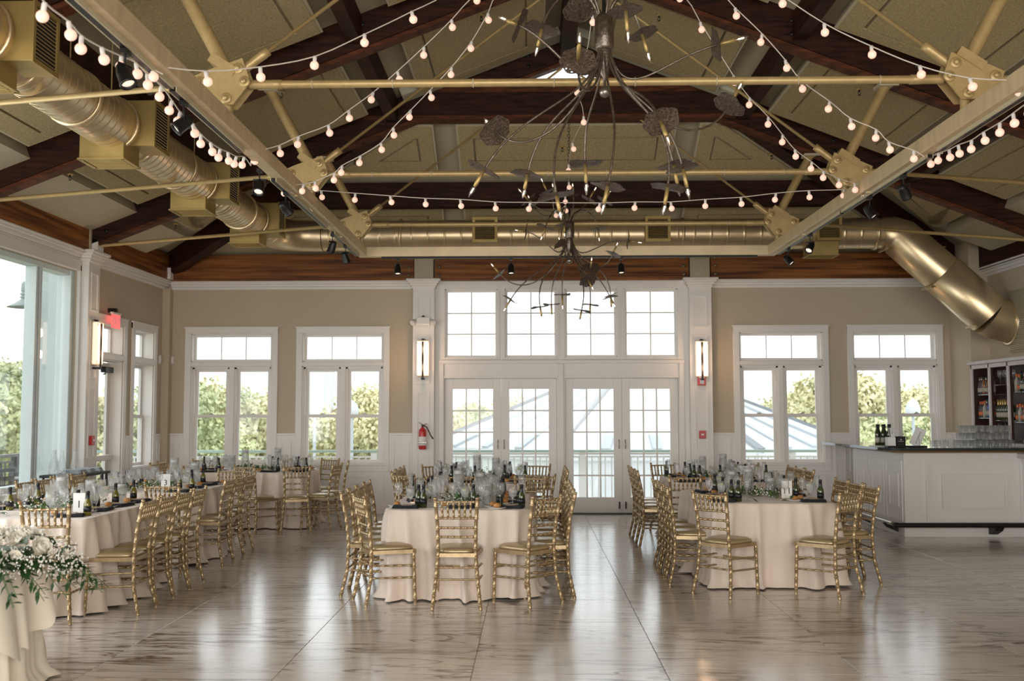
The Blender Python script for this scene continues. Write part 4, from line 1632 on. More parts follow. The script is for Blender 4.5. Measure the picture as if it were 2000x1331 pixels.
def greenery(x, y, z0, lx, ly, seed, label, group, dens=1.0):
    rnd = random.Random(seed)
    t = thing('greenery_arrangement', label, 'flowers', (x, y, z0), 0, group)
    mb = MB()
    for k in range(int(110 * dens)):
        px, py = rnd.uniform(-lx, lx), rnd.gauss(0, ly * .5)
        p = Vector((px, py, rnd.uniform(.005, .05)))
        d = Vector((rnd.uniform(-1, 1), rnd.uniform(-1, 1), rnd.uniform(-.1, .8)))
        leafquad(mb, p, d, Vector((0, 0, 1)), rnd.uniform(.05, .10), rnd.uniform(.025, .05))
    tag(mb.build('foliage', M['leaf'], t), kind='stuff')
    fl = MB()
    for k in range(int(130 * dens)):
        px, py = rnd.gauss(0, lx * .55), rnd.gauss(0, ly * .6)
        p = Vector((px, py, rnd.uniform(.03, .13)))
        fl.ball(p, rnd.uniform(.004, .008), 5, 3)
    tag(fl.build('tiny_blossoms', M['breath'], t), kind='stuff')
    return t


def number_sign(x, y, z0, txt, label):
    t = MB().cbox(-.05, .05, -.004, .004, .012, .175, .001).build('table_number_sign', M['paper'], None, (x, y, z0))
    tag(t, label, 'sign', None)
    MB().cbox(-.055, .055, -.018, .018, 0, .014, .003).build('sign_base', M['card'], t)
    cu = bpy.data.curves.new('number', 'FONT')
    cu.body = txt
    cu.size = .085
    cu.align_x = 'CENTER'
    cu.extrude = .0006
    cu.materials.append(M['ink'])
    tmp_ = bpy.data.objects.new('number_tmp', cu)
    me = bpy.data.meshes.new_from_object(tmp_)
    bpy.data.objects.remove(tmp_)
    bpy.data.curves.remove(cu)
    o = link('number', me, t)
    o.location = (0, -.0047, .055)
    o.rotation_euler = (PI / 2, 0, 0)
    return t


TOPZ = 0.765


def leg_set(t, hx, hy):
    for sx in (-1, 1):
        for sy in (-1, 1):
            MB().tube((sx * (hx - .2), sy * (hy - .2), .005), (sx * (hx - .2), sy * (hy - .2), .73), .018, 8).build('leg', M['black'], t)


def table(key, name, cx_, y0, y1, hx, chairs, seed, r=0.16, sign=None, vases=(), items=True, skip_set=()):
    cyy, hy = (y0 + y1) / 2, (y1 - y0) / 2
    t = thing('banquet_table', 'table under the ivory cloth, ' + name, 'table', (cx_, cyy, 0), 0, 'banquet tables')
    MB().prism([(p[0] * (1 - .03 / hx), p[1] * (1 - .03 / hy)) for p in rrect(hx, hy, r, 40)], 'z', .73, .752).build('tabletop', M['bartrim'], t)
    leg_set(t, hx, hy)
    c = cloth(hx, hy, r, seed).build('tablecloth', M['linen'], None, (cx_, cyy, 0))
    tag(c, 'floor-length ivory tablecloth of the ' + name, 'tablecloth', 'ivory tablecloths')
    placed = []

    def free(x_, y_, rr):
        return all((x_ - a) ** 2 + (y_ - b) ** 2 > (rr + c_) ** 2 for a, b, c_ in placed)

    def inside(x_, y_, m_):
        return abs(x_ - cx_) < hx - m_ and abs(y_ - cyy) < hy - m_
    for v in vases:
        placed.append((v[0], v[1], .055))
    zt = TOPZ
    for (x_, y_, h) in vases:
        k = [v for v in vases].index((x_, y_, h))
        vase(x_, y_, h, zt, ['tall', 'medium', 'short', 'low', 'small'][min(k, 4)] + ' clear cylinder vase with floating candle in the middle of the ' + name, 'cylinder vases with floating candles')
    if sign:
        number_sign(sign[0], sign[1], zt, sign[2], 'white card sign with black number on the ' + name)
        placed.append((sign[0], sign[1], .06))
    rnd = random.Random(seed + 5)
    for i, ch in enumerate(chairs):
        x_, y_, hd, phrase = ch[:4]
        if len(ch) < 5:
            place_chair(x_, y_, hd, 'gold chair, %s, %s' % (phrase, name), 'chairs of the ' + name)
        if not items:
            continue
        a = R(hd)
        f_ = Vector((math.sin(a), math.cos(a), 0))
        # project the seat onto the nearest table edge
        ex = min(max(x_, cx_ - hx + .17), cx_ + hx - .17)
        ey = min(max(y_, cyy - hy + .17), cyy + hy - .17)
        inw = Vector((ex - x_, ey - y_, 0))
        if abs(inw.x) > abs(inw.y):
            inw = Vector((math.copysign(1, inw.x), 0, 0))
        else:
            inw = Vector((0, math.copysign(1, inw.y), 0))
        sd = Vector((inw.y, -inw.x, 0))
        rz = math.atan2(inw.y, inw.x) - PI / 2
        at = '- %s, %s' % (phrase, name)
        P0 = Vector((ex, ey, 0))
        gname = ' of the ' + name

        def tryput(dx_, dy_, rr, fn, mrg=.045):
            for jx, jy in ((0, 0), (.05, .0), (-.05, .0), (0, .05), (.06, .05), (-.06, .05), (0, .10)):
                q_ = P0 + sd * (dx_ + jx) + inw * (dy_ + jy)
                if inside(q_.x, q_.y, mrg) and free(q_.x, q_.y, rr):
                    placed.append((q_.x, q_.y, rr))
                    fn(q_)
                    return True
            return False
        tryput(0.0, -0.01, .075, lambda q_: (put('folded_napkin', ME['napkin'], (q_.x, q_.y, zt), rz + PI / 2 + rnd.uniform(-.25, .25), 'black napkin ' + at, 'napkin', 'napkins' + gname), put('menu_card', ME['card'], (q_.x + inw.x * .03, q_.y + inw.y * .03, zt + .0265), rz + .2, 'kraft menu card ' + at, 'card', 'menu cards' + gname)), .10)
        tryput(-.15, .06, .05, lambda q_: (put('bread_plate', ME['plate'], (q_.x, q_.y, zt), 0, 'white bread plate ' + at, 'plate', 'bread plates' + gname), put('bread_roll', ME['roll'], (q_.x, q_.y, zt + .008), rnd.uniform(0, 3), 'bread roll ' + at, 'bread', 'bread rolls' + gname)))
        bm = ME['bottle_o'] if key in ('L1', 'L3') else ME['bottle']
        tryput(.10, .10, .034, lambda q_: put('wine_bottle', bm, (q_.x, q_.y, zt), rnd.uniform(0, 6), 'small dark bottle ' + at, 'bottle', 'small wine bottles' + gname, (('foil_cap', ME['foilcap']), ('bottle_label', ME['blabel']))))
        tryput(.02, .17, .043, lambda q_: put('water_goblet', ME['goblet'], (q_.x, q_.y, zt), rnd.uniform(0, 6), 'iced water goblet ' + at, 'glass', 'water goblets' + gname, (('water', ME['goblet_w']), ('lemon_slice', ME['lemon']))))
        tryput(-.09, .20, .040, lambda q_: put('wine_glass', ME['wine'], (q_.x, q_.y, zt), 0, 'empty wine glass ' + at, 'glass', 'wine glasses' + gname))
        tryput(.11, .24, .034, lambda q_: put('champagne_flute', ME['flute'], (q_.x, q_.y, zt), 0, 'clear champagne flute ' + at, 'glass', 'champagne flutes' + gname))
    greenery(cx_ + .02, cyy - .05, zt, hx * .28, hy * .75 if hy > hx else hy * .4, seed, 'leafy garland with tiny white blossoms along the middle of the ' + name, 'table garlands')


ORD = ['first', 'second', 'third', 'fourth', 'fifth']


def side(x, ys, hd, word):
    return [(x, y, hd, '%s seat from camera on the %s side' % (ORD[i], word)) for i, y in enumerate(ys)]


# front centre table
C1 = [(-1.24, 8.80, 65, 'angled seat at the near left corner'), (-.615, 8.64, 0, 'seat at the near end'), (-.05, 8.78, -46, 'angled seat at the near right corner')]
C1 += side(-1.43, (9.20, 9.62, 10.04, 10.46), 90, 'left') + side(.13, (9.12, 9.55, 9.98, 10.40), -90, 'right')
C1 += [(-1.20, 10.98, 155, 'seat at the far left corner'), (-.08, 11.0, -165, 'seat at the far right corner')]
table('C1', 'front centre table', -.645, 8.82, 10.72, .625, C1, 11, vases=((-.70, 9.85, .30), (-.50, 9.98, .26), (-.40, 9.35, .19)))
C2 = [(-1.30, 11.86, 40, 'angled seat at the near left corner'), (-.78, 11.72, 4, 'seat at the near end'), (.0, 11.72, -25, 'angled seat at the near right corner')]
C2 += side(-1.42, (12.35, 12.80, 13.22), 90, 'left') + side(.18, (12.34, 12.78, 13.20), -90, 'right')
C2 += [(-1.20, 13.52, 155, 'seat at the far left corner'), (.0, 13.62, -160, 'seat at the far right corner')]
table('C2', 'back centre table', -.62, 12.05, 13.45, .61, C2, 12, vases=((-.68, 12.80, .30), (-.45, 12.95, .26), (-.85, 12.6, .15)))
R1 = [(1.72, 9.22, 45, 'angled seat at the near left corner'), (2.60, 9.20, -43, 'angled seat at the near right corner')]
R1 += side(1.51, (9.80, 10.24, 10.68), 92, 'left') + side(2.98, (9.84, 10.32, 10.78), -94, 'right')
R1 += [(2.76, 11.52, -160, 'seat at the far right corner')]
table('R1', 'front right table', 2.20, 9.44, 11.25, .60, R1, 13, r=.2, sign=(2.42, 9.85, '11'), vases=((2.18, 10.42, .28), (2.03, 10.5, .24), (2.35, 10.2, .18)))
R2 = [(1.70, 11.60, 4, 'pulled-out seat at the near left corner'), (2.16, 11.75, 0, 'seat at the near end'), (2.86, 11.98, -20, 'seat at the near right corner')]
R2 += side(1.50, (12.42, 12.84, 13.26), 90, 'left') + side(3.12, (12.55, 13.0, 13.4), -92, 'right')
R2 += [(1.85, 13.86, 165, 'seat at the far left corner'), (2.85, 13.88, -165, 'seat at the far right corner')]
table('R2', 'back right table', 2.28, 12.15, 13.68, .60, R2, 14, sign=(2.58, 12.55, '16'), vases=((2.42, 13.1, .30), (2.18, 13.2, .27), (2.1, 12.85, .15)))
L1 = [(-3.72, 7.98, -10, 'seat at the near end')] + side(-3.35, (8.36, 8.77, 9.18, 9.60), -90, 'right')
L1 += [(-4.95, y_, 90, '%s place by the window' % ORD[i], 1) for i, y_ in enumerate((8.4, 8.9, 9.4))]
table('L1', 'front left table', -4.13, 8.08, 9.82, .63, L1, 15, r=.06, sign=(-3.72, 8.42, '1'), vases=((-4.18, 9.1, .28), (-3.98, 9.25, .23), (-3.85, 9.6, .16)))
L3 = [(-3.60, 10.28, 5, 'seat at the near end')] + side(-3.47, (10.98, 11.38, 11.78), -90, 'right') + side(-5.02, (10.6, 11.02, 11.44, 11.86), 90, 'window')
L3 += [(-3.75, 12.42, -170, 'seat at the far right corner')]
table('L3', 'middle left table', -4.15, 10.62, 12.2, .61, L3, 16, r=.2, sign=(-3.93, 11.0, '3'), vases=((-4.10, 11.75, .32), (-3.88, 11.82, .27), (-4.45, 11.1, .16)))
L4 = [(-4.52, 13.66, 40, 'angled seat at the near left corner'), (-3.68, 13.74, 28, 'angled left seat on the near side'), (-3.18, 13.80, -18, 'angled right seat on the near side')]
L4 += [(-2.90, 14.10, -80, 'near seat at the right end'), (-2.86, 14.62, -100, 'far seat at the right end')]
L4 += [(-2.99 - .2, 15.42, -150, 'right seat on the window side'), (-3.66, 15.45, 180, 'middle seat on the window side'), (-4.9, 15.3, 165, 'left seat on the window side')]
L4 += [(-5.08, 14.42, 85, 'near seat at the left end'), (-5.12, 14.86, 90, 'far seat at the left end')]
table('L4', 'back left table', -3.97, 14.2, 15.15, .86, L4, 17, r=.15, vases=((-4.15, 14.85, .30), (-3.7, 14.95, .32), (-4.3, 14.7, .22)))

# ------------------------------------------------------------------ front left sweetheart table and flowers
BX, BY = -3.68, 5.92
t = thing('round_table', 'small table hidden under two cream cloths at the lower left corner', 'table', (BX, BY, 0))
MB().prism([(.66 * math.cos(2 * PI * k / 40), .5 * math.sin(2 * PI * k / 40)) for k in range(40)], 'z', .71, .735).build('tabletop', M['bartrim'], t)
leg_set(t, .5, .45)
c = cloth(.70, .54, .40, 77, top=.74, flare=.05, amp=.05).build('tablecloth', M['overlay'], None, (BX, BY, 0))
tag(c, 'cream floor cloth of the small table at the lower left corner', 'tablecloth')


def overlay(hx, hy, r, seed):
    rnd = random.Random(seed)
    n, rows = 260, 12
    P = rrect(hx, hy, r, n)
    vs = []
    for j in range(rows + 1):
        t_ = j / rows
        for i, (x_, y_, nx_, ny_) in enumerate(P):
            u = 2 * PI * i / n
            # square cloth: long points at its corners, short between
            drop = .36 + .20 * math.cos(4 * u - 1.2) + .045 * math.sin(9 * u) + .02 * math.sin(23 * u)
            z = .765 - drop * max(0, t_ - .04)
            d = drop * t_
            o_ = (-.03 if j == 0 else .028) + .16 * d + .07 * d * math.sin(14 * u + 2 * math.sin(3 * u)) + .035 * t_ * math.sin(8 * u + 1)
            sw = .06 * d * math.sin(14 * u + 2.2)
            vs.append((x_ + nx_ * o_ - ny_ * sw, y_ + ny_ * o_ + nx_ * sw, z))
    fs = [(j * n + i, (j + 1) * n + i, (j + 1) * n + (i + 1) % n, j * n + (i + 1) % n) for j in range(rows) for i in range(n)]
    mb = MB().add(vs, fs, True)
    mb.add(vs[:n], [tuple(range(n))])
    return mb


o = overlay(.72, .56, .40, 5).build('table_overlay', M['overlay'], None, (BX, BY, 0))
tag(o, 'cream square overlay cloth with draping points under the big bouquet', 'tablecloth')
FX, FY, FZ = -2.95, 5.66, .775
t = thing('flower_arrangement', 'large low bouquet of white roses and trailing greenery on the cream table', 'flowers', (FX, FY, FZ))
rnd = random.Random(4)
MB().lathe([(0, 0), (.16, 0), (.19, .05), (.18, .07), (0, .06)], 20).build('bowl', M['leafdark'], t)


def rose(c, r, d, seed):
    rr = random.Random(seed)
    d = Vector(d).normalized()
    mb = MB()
    mb.ball(c, r * .42, 8, 6)
    u = d.cross(Vector((.3, .2, 1))).normalized()
    v = d.cross(u)
    for ring, (nn, tilt, rad) in enumerate(((5, .25, .5), (7, .6, .75), (9, 1.0, 1.0), (9, 1.35, 1.05))):
        for k in range(nn):
            a = 2 * PI * (k + .5 * ring) / nn + rr.uniform(-.1, .1)
            o_ = (u * math.cos(a) + v * math.sin(a))
            side_ = d.cross(o_)
            tip = c + d * r * math.cos(tilt) * rad + o_ * r * math.sin(tilt) * rad
            base = c - d * r * .2 + o_ * r * .12
            mid = (tip + base) / 2 + o_ * r * .22
            w_ = r * .42
            mb.add([base, mid - side_ * w_, tip - side_ * w_ * .55, tip + d * r * .05 + o_ * r * .08, tip + side_ * w_ * .55, mid + side_ * w_, mid + o_ * r * .05], [(0, 1, 6), (1, 2, 6), (2, 3, 6), (3, 4, 6), (4, 5, 6), (5, 0, 6)], True)
    return mb


def fsurf(a, e):
    """a point on the dome of the bouquet"""
    return Vector((.42 * math.cos(a) * math.cos(e), .30 * math.sin(a) * math.cos(e), 0.01 + .17 * math.sin(e)))


blooms = [(-1.35, .75, .062), (-.55, .55, .058), (-2.3, .35, .05), (-1.0, .30, .040), (-1.75, .28, .050), (-.2, 1.1, .045), (-2.6, .9, .055), (1.2, .8, .05), (-1.2, 1.25, .05), (2.4, .7, .05), (-.75, .95, .04), (-1.85, .85, .04)]
for k, (a, e, r_) in enumerate(blooms):
    c = fsurf(a, e)
    rose(c, r_, (c - Vector((0, 0, -.1))), k).build('rose', M['petal'], t)
for k in range(14):    # fluffy carnations
    a, e = rnd.uniform(-3, .2), rnd.uniform(.2, 1.2)
    c = fsurf(a, e)
    mb = MB()
    for q_ in range(46):
        d = Vector((rnd.gauss(0, 1), rnd.gauss(0, 1), rnd.gauss(0, 1))).normalized()
        leafquad(mb, c, d, Vector((rnd.random(), rnd.random(), 1)), rnd.uniform(.025, .05), .016)
    mb.build('carnation', M['petal'], t)
mb = MB()
for k in range(1300):
    a, e = rnd.uniform(-PI, PI), rnd.uniform(-.05, 1.5)
    c = fsurf(a, e) * rnd.uniform(.92, 1.16)
    if rnd.random() < .3:
        c = fsurf(rnd.uniform(-1.9, .1), rnd.uniform(-.35, .3)) * rnd.uniform(1.0, 1.2)
    mb.ball(c, rnd.uniform(.0035, .0065), 5, 3)
tag(mb.build('tiny_blossoms', M['breath'], t), kind='stuff')
lf = MB().add([(0, 0, 0), (.5, .45, .10), (.28, .8, .02), (0, 1.05, -.10), (-.28, .8, .02), (-.5, .45, .10), (0, .5, 0)], [(0, 1, 6), (1, 2, 6), (2, 3, 6), (3, 4, 6), (4, 5, 6), (5, 0, 6)], True).mesh('broad_leaf', M['leafdark'])


def orient(o, p, d, s, roll=0.0, wf=.8):
    d = Vector(d).normalized()
    q_ = d.to_track_quat('Y', 'Z')
    o.rotation_mode = 'QUATERNION'
    from mathutils import Quaternion
    o.rotation_quaternion = q_ @ Quaternion((0, 1, 0), roll)
    o.location = p
    o.scale = (s * wf, s, s)


for k in range(64):
    a = rnd.uniform(-3.1, .3)
    e = rnd.uniform(-.25, .35) if k < 40 else rnd.uniform(.3, 1.2)
    c = fsurf(a, e) * .9
    o = link('leaf', lf, t)
    orient(o, c, (math.cos(a), math.sin(a), rnd.uniform(-.7, .3)), rnd.uniform(.07, .13), rnd.uniform(-.6, .6))
lf2 = MB().add([(0, 0, 0), (.5, .45, .06), (0, 1.0, -.03), (-.5, .45, .06), (0, .5, 0)], [(0, 1, 4), (1, 2, 4), (2, 3, 4), (3, 0, 4)], True).mesh('narrow_leaf', M['leafdark'])


def spray(pts, seed, n=20, size=.06, par=None):
    rr = random.Random(seed)
    pts = [Vector(p) for p in pts]
    P = []
    for i in range(len(pts) - 1):
        for k in range(6):
            P.append(pts[i].lerp(pts[i + 1], k / 6))
    P.append(pts[-1])
    st = MB().sweep(P, .002, 5).build('trailing_stem', M['leaf'], par)
    for k in range(n):
        f_ = (k + .5) / n
        i = min(int(f_ * (len(P) - 1)), len(P) - 2)
        tdir = (P[i + 1] - P[i]).normalized()
        sd_ = tdir.cross(Vector((0, -1, .2))).normalized() * (1 if k % 2 else -1)
        o_ = link('leaf', lf2, st)
        orient(o_, P[i], tdir * .7 + sd_ * rr.uniform(.6, 1.1) + Vector((rr.uniform(-.2, .2), rr.uniform(-.3, .1), rr.uniform(-.2, .2))), size * rr.uniform(.85, 1.35), rr.uniform(-.4, .4), .34)


spray([(.02, -.30, .02), (.03, -.42, -.05), (.03, -.44, -.2), (.06, -.45, -.36)], 1, 18, .075, t)
for k in range(16):
    a = rnd.uniform(-1.3, .35)
    p0 = fsurf(a, .1) * .8
    L_ = rnd.uniform(.06, .15)
    d = Vector((math.cos(a) + .5, math.sin(a) * .7, rnd.uniform(-.25, .25))).normalized()
    spray([p0, p0 + d * L_ * .5 + Vector((0, 0, .02)), p0 + d * L_ + Vector((0, 0, -.05)), p0 + d * (L_ + .12) + Vector((0, 0, -.13 - rnd.uniform(0, .05)))], 20 + k, 15, .055, t)

# ------------------------------------------------------------------ bar
BXF, BYF = 4.76, 13.28
BH = 1.07
bar = thing('bar_counter', 'white panelled corner bar with polished black top and brass-coloured foot rail', 'bar')
MB().box(BXF, 9.0, BYF, BYF + .07, 0.0, BH).build('front_panel', M['whitebar'], bar)
MB().box(BXF, BXF + .07, BYF + .07, 15.35, 0.0, BH).build('side_panel', M['whitebar'], bar)
Fb = Frame('y', BYF, -1)
Fs = Frame('x', BXF, -1)
for k in range(3):
    x0 = BXF + .27 + k * 1.36
    mb = MB()
    picture_frame(mb, Fb, x0, x0 + 1.22, .19, .96, 0, .03, .024)
    picture_frame(mb, Fb, x0 + .20, x0 + 1.02, .36, .80, 0, .035, .034)
    Fb.box(mb, x0 + .235, x0 + .985, 0, .012, .395, .765)
    mb.build('panel_moulding', M['whitebar'], bar)
for k in range(3):
    y0 = BYF + .06 + k * .68
    mb = MB()
    picture_frame(mb, Fs, y0, y0 + .60, .19, .96, 0, .03, .014)
    picture_frame(mb, Fs, y0 + .12, y0 + .48, .36, .80, 0, .03, .02)
    mb.build('panel_moulding', M['whitebar'], bar)
MB().cbox(BXF - .02, 9.0, BYF - .02, BYF, 0, .12, .005).build('plinth', M['whitebar'], bar)
MB().cbox(BXF - .02, BXF, BYF, 15.35, 0, .12, .005).build('plinth', M['whitebar'], bar)
MB().prism([(4.66, BYF - .08), (9.0, BYF - .08), (9.0, BYF + .5), (5.2, BYF + .5), (5.2, 15.35), (4.62, 15.35), (4.62, BYF - .0)], 'z', BH, BH + .03).build('edge_trim', M['bartrim'], bar)
MB().prism([(4.70, BYF - .22), (9.0, BYF - .22), (9.0, BYF + .58), (5.28, BYF + .58), (5.28, 15.75), (4.42, 15.75), (4.46, BYF + .08)], 'z', BH + .03, BH + .065).build('countertop', M['bartop'], bar)
rl = MB()
rl.sweep([(BXF - .16, 15.2, .17), (BXF - .16, BYF + .0, .17)], .028, 12)
rl.build('foot_rail', M['pewter'], bar)
MB().sweep([(BXF - .22, BYF - .2, .17), (9.0, BYF - .2, .17)], .030, 12).build('foot_rail', M['black'], bar)
for x_ in (5.85, 7.25, 8.5):
    MB().prism([(BYF - .02, .16), (BYF - .26, .16), (BYF - .20, .10), (BYF - .06, .04), (BYF - .02, .04)], 'x', x_ - .05, x_ + .05).build('rail_bracket', M['black'], bar)
for y_ in (13.5, 14.6):
    MB().prism([(BXF - .02, .16), (BXF - .22, .16), (BXF - .16, .10), (BXF - .02, .04)], 'y', y_ - .02, y_ + .02).build('rail_bracket', M['black'], bar)
# back counter along the right wall with the bottle shelves
sh = thing('bottle_shelf', 'white-framed dark bottle cabinet with glass shelves on the right wall', 'shelf', (0, 0, 0))
SX = 6.55                     # front plane of the cabinet
MB().box(XR2 - .03, XR2 - .005, 12.4, YJ - .02, 1.14, 2.28).build('back_panel', M['barinside'], sh)
MB().cbox(SX - .05, XR2 - .005, 12.4, YJ + .0 - .005, 2.28, 2.33, .006).build('top_board', M['lightwood'], sh)
MB().cbox(SX - .02, XR2 - .005, 12.4, YJ - .005, 1.10, 1.16, .006).build('bottom_board', M['lightwood'], sh)
MB().box(SX + .01, XR2 - .03, YJ - .035, YJ - .012, 1.16, 2.28).build('end_panel', M['barinside'], sh)
bays = [15.42, 14.84, 14.26, 13.68, 13.1, 12.5]
for i, y_ in enumerate(bays):
    MB().cbox(SX, SX + .03, y_ - .045, y_ - .005, 1.16, 2.28, .004).build('upright', M['lightwood'], sh)
    MB().box(SX + .03, SX + .07, y_ - .03, y_ - .01, 1.16, 2.28).build('divider', M['barinside'], sh)
MB().cbox(SX, SX + .03, 12.5, 15.41, 2.22, 2.28, .004).build('fascia', M['lightwood'], sh)
levels = [(1.50, 1.84), (1.47, 1.97), (1.45, 1.86), (1.5, 1.84), (1.47, 1.97)]
for i in range(5):
    for z in levels[i]:
        MB().cbox(SX + .05, XR2 - .03, bays[i + 1] + .02, bays[i] - .06, z - .008, z, .002).build('glass_shelf', M['shelf_glass'], sh)
cb = thing('back_counter', 'painted back counter below the bottle cabinet', 'counter', (0, 0, 0))
MB().cbox(SX - .35, XR2 - .005, 12.4, YJ - .005, 1.0, 1.06, .006).build('countertop', M['lightwood'], cb)
MB().box(SX - .3, XR2 - .005, 12.4, YJ - .01, 0, 1.0).build('cabinet_body', M['whitebar'], cb)

SP = {}
for nm, bm, cap, r_, h_ in (('clear', 'glass', 'pewter', .036, .26), ('amber', 'amber', 'black', .037, .27), ('orange', 'glass', 'orangecap', .036, .24), ('blue', 'blueliq', 'blueliq', .035, .28), ('winegold', 'greenglass', 'goldfoil', .036, .29), ('dark', 'greenglass', 'foil', .036, .28), ('cream', 'cream', 'orangecap', .036, .25)):
    r_ *= .84
    body = lathe_mesh('spirit_bottle', [(0, 0), (r_, 0), (r_, h_ * .58), (r_ * .8, h_ * .66), (.013, h_ * .76), (.012, h_ * .9), (0, h_ * .9)], bm, 12)
    capm = lathe_mesh('bottle_cap', [(.014, h_ * (.82 if nm != 'winegold' else .74)), (.015, h_ * .84), (.015, h_), (0, h_)], cap, 10)
    lab = lathe_mesh('bottle_label', [(r_ + .0005, h_ * .14), (r_ + .001, h_ * .14), (r_ + .001, h_ * .38), (r_ + .0005, h_ * .38)], 'cream' if nm not in ('orange',) else 'orangecap', 12)
    SP[nm] = (body, capm, lab)


def spirit(kind, x, y, z, label, group):
    b, c_, l_ = SP[kind]
    return put('spirit_bottle', b, (x, y, z), 0, label, 'bottle', group, (('bottle_cap', c_), ('bottle_label', l_)))


KN = {'clear': 'clear spirit bottle', 'amber': 'amber spirit bottle', 'orange': 'orange-labelled bottle', 'blue': 'blue spirit bottle', 'winegold': 'dark wine bottle with gold foil', 'dark': 'dark wine bottle', 'cream': 'cream-labelled bottle with orange cap'}
rows = {
    (0, 1.84): ['clear', 'clear', 'amber', 'clear', 'amber', 'clear'],
    (0, 1.50): ['orange', 'orange', 'cream', 'clear', 'blue', 'cream'],
    (1, 1.47): ['winegold'] * 5, (1, 1.16): ['clear', 'amber', 'dark'],
    (2, 1.86): ['cream', 'orange', 'dark', 'clear'], (2, 1.45): ['orange', 'cream', 'orange', 'amber'],
    (3, 1.84): ['clear', 'amber', 'clear'], (3, 1.5): ['dark', 'clear', 'blue'], (4, 1.47): ['amber', 'clear', 'dark'],
}
BN = ['far left', 'second', 'third', 'fourth', 'fifth']
for (i, z), kinds in rows.items():
    if z > 1.3:
        kinds = (kinds * 3)[:7]
    n = len(kinds)
    lv_ = 'upper' if z > 1.8 else ('middle' if z > 1.3 else 'lowest')
    for k, kd in enumerate(kinds):
        y_ = bays[i] - .09 - .0735 * k * (1.6 if z < 1.3 else 1)
        spirit(kd, SX + .10, y_, z + .001, '%s, %s on the %s shelf of the %s cabinet bay' % (KN[kd], ['leftmost', 'second', 'third', 'fourth', 'fifth', 'sixth', 'seventh'][k], lv_, BN[i]), 'bottles in the bar cabinet')
for k in range(4):
    put('wine_glass', ME['wine'], (SX + .12 + .07 * (k % 2), bays[1] - .13 - .085 * k, 1.97), 0, 'stemmed glass, %s on the top shelf of the bar cabinet' % ORD[k], 'glass', 'glasses on the top cabinet shelf')
ME['tumbler'] = lathe_mesh('tumbler', [(0, 0), (.030, 0), (.033, .01), (.038, .09), (.036, .09), (.031, .012), (0, .010)], 'glass', 12)
for k in range(5):
    put('tumbler', ME['tumbler'], (SX + .12, bays[0] - .13 - .08 * k, 1.16), 0, 'tumbler, %s on the floor of the leftmost cabinet bay' % ORD[k], 'glass', 'tumblers in the cabinet')

# things on the bar top
COLN = ['first', 'second', 'third', 'fourth', 'fifth', 'sixth', 'seventh', 'eighth', 'ninth']
ZB = BH + .065
tiers = (['bottom', 9, 3, 0.0], ['middle', 8, 3, .094], ['top', 8, 2, .188])
p0 = atZ(1862, 882, ZB)
for ti, (nm, nx_, ny_, dz) in enumerate(tiers):
    for i in range(nx_):
        for j in range(ny_):
            put('tumbler', ME['tumbler'], (5.56 + .082 * i + (.04 if ti else 0), 13.42 + .085 * j + (.04 if ti == 2 else 0), ZB + dz), 0,
                'tumbler in the %s tier of the bar stack, %s row, %s column from the left' % (nm, ['front', 'middle', 'rear'][j], COLN[i]), 'glass', 'tumblers in the %s tier of the stack on the bar' % nm)
for k in range(3):
    put('tumbler', ME['tumbler'], (5.18 + .085 * k, 13.40 + .03 * (k % 2), ZB), 0, ['left', 'middle', 'right'][k] + ' tumbler of the three just left of the glass stack', 'glass', 'loose tumblers on the bar')
put('tumbler', ME['tumbler'], (6.36, 13.35, ZB), 0, 'single tumbler on the bar top right of the glass stack', 'glass', 'loose tumblers on the bar')
for k, (dx, kd) in enumerate(((0, 'dark'), (.075, 'dark'), (.15, 'dark'), (.05, 'dark'), (.13, 'dark'), (.2, 'dark'))):
    spirit(kd, 4.58 + dx, 13.72 + (.09 if k > 2 else 0), ZB + .012, '%s wine bottle in the %s row beside the black straw caddy' % (['left', 'middle', 'right'][k % 3], 'front' if k < 3 else 'rear'), 'wine bottles on the bar')
MB().cbox(4.52, 4.80, 13.66, 13.88, ZB, ZB + .012, .003).build('bar_mat', M['plastic'])
tag(bpy.data.objects['bar_mat'], 'small white tray under the wine bottles on the bar', 'tray')
cd = thing('straw_caddy', 'black bar caddy with a small white emblem holding a bundle of straws', 'caddy', (4.72, 13.42, ZB))
cmb = MB()
cmb.cbox(-.13, .10, -.07, .07, 0, .02, .003)
cmb.cbox(-.02, .10, -.065, -.055, .02, .14, .002)
cmb.cbox(-.02, .10, .055, .065, .02, .14, .002)
cmb.cbox(-.02, -.01, -.065, .065, .02, .14, .002)
cmb.cbox(.09, .10, -.065, .065, .02, .14, .002)
cmb.build('caddy_box', M['black'], cd)
em = MB()
em.lathe([(0, 0), (.008, 0), (.008, .001), (0, .001)], 10, (.04, -.066, .10), (0, -1, 0))
for k in range(12):
    em.box(.005 + k * .006, .009 + k * .006, -.0665, -.065, .075, .080)
em.build('emblem', M['paper'], cd)
MB().cbox(-.12, -.025, -.06, .06, .02, .13, .002).build('napkin_holder', M['paper'], cd)
rnd = random.Random(9)
stw = MB()
for k in range(34):
    a, b = rnd.uniform(-.055, .015), rnd.uniform(-.04, .04)
    stw.tube((a, b, .04), (a + rnd.uniform(-.06, .05), b + rnd.uniform(-.04, .04), .25), .0028, 5)
tag(stw.build('straws', M['paper'], cd), kind='stuff')
MB().cbox(4.86, 5.10, 13.36, 13.50, ZB, ZB + .02, .004).build('bar_tray', M['black'])
tag(bpy.data.objects['bar_tray'], 'low black tray on the bar under the leaning menu', 'tray')
mn = thing('menu_stand', 'leaning printed drinks menu on the bar in front of the window', 'menu', (4.96, 13.44, ZB + .02))
MB().bar((0, 0, 0), (.10, 0, .22), .14, .004, (0, 1, 0)).build('menu_sheet', M['paper'], mn)
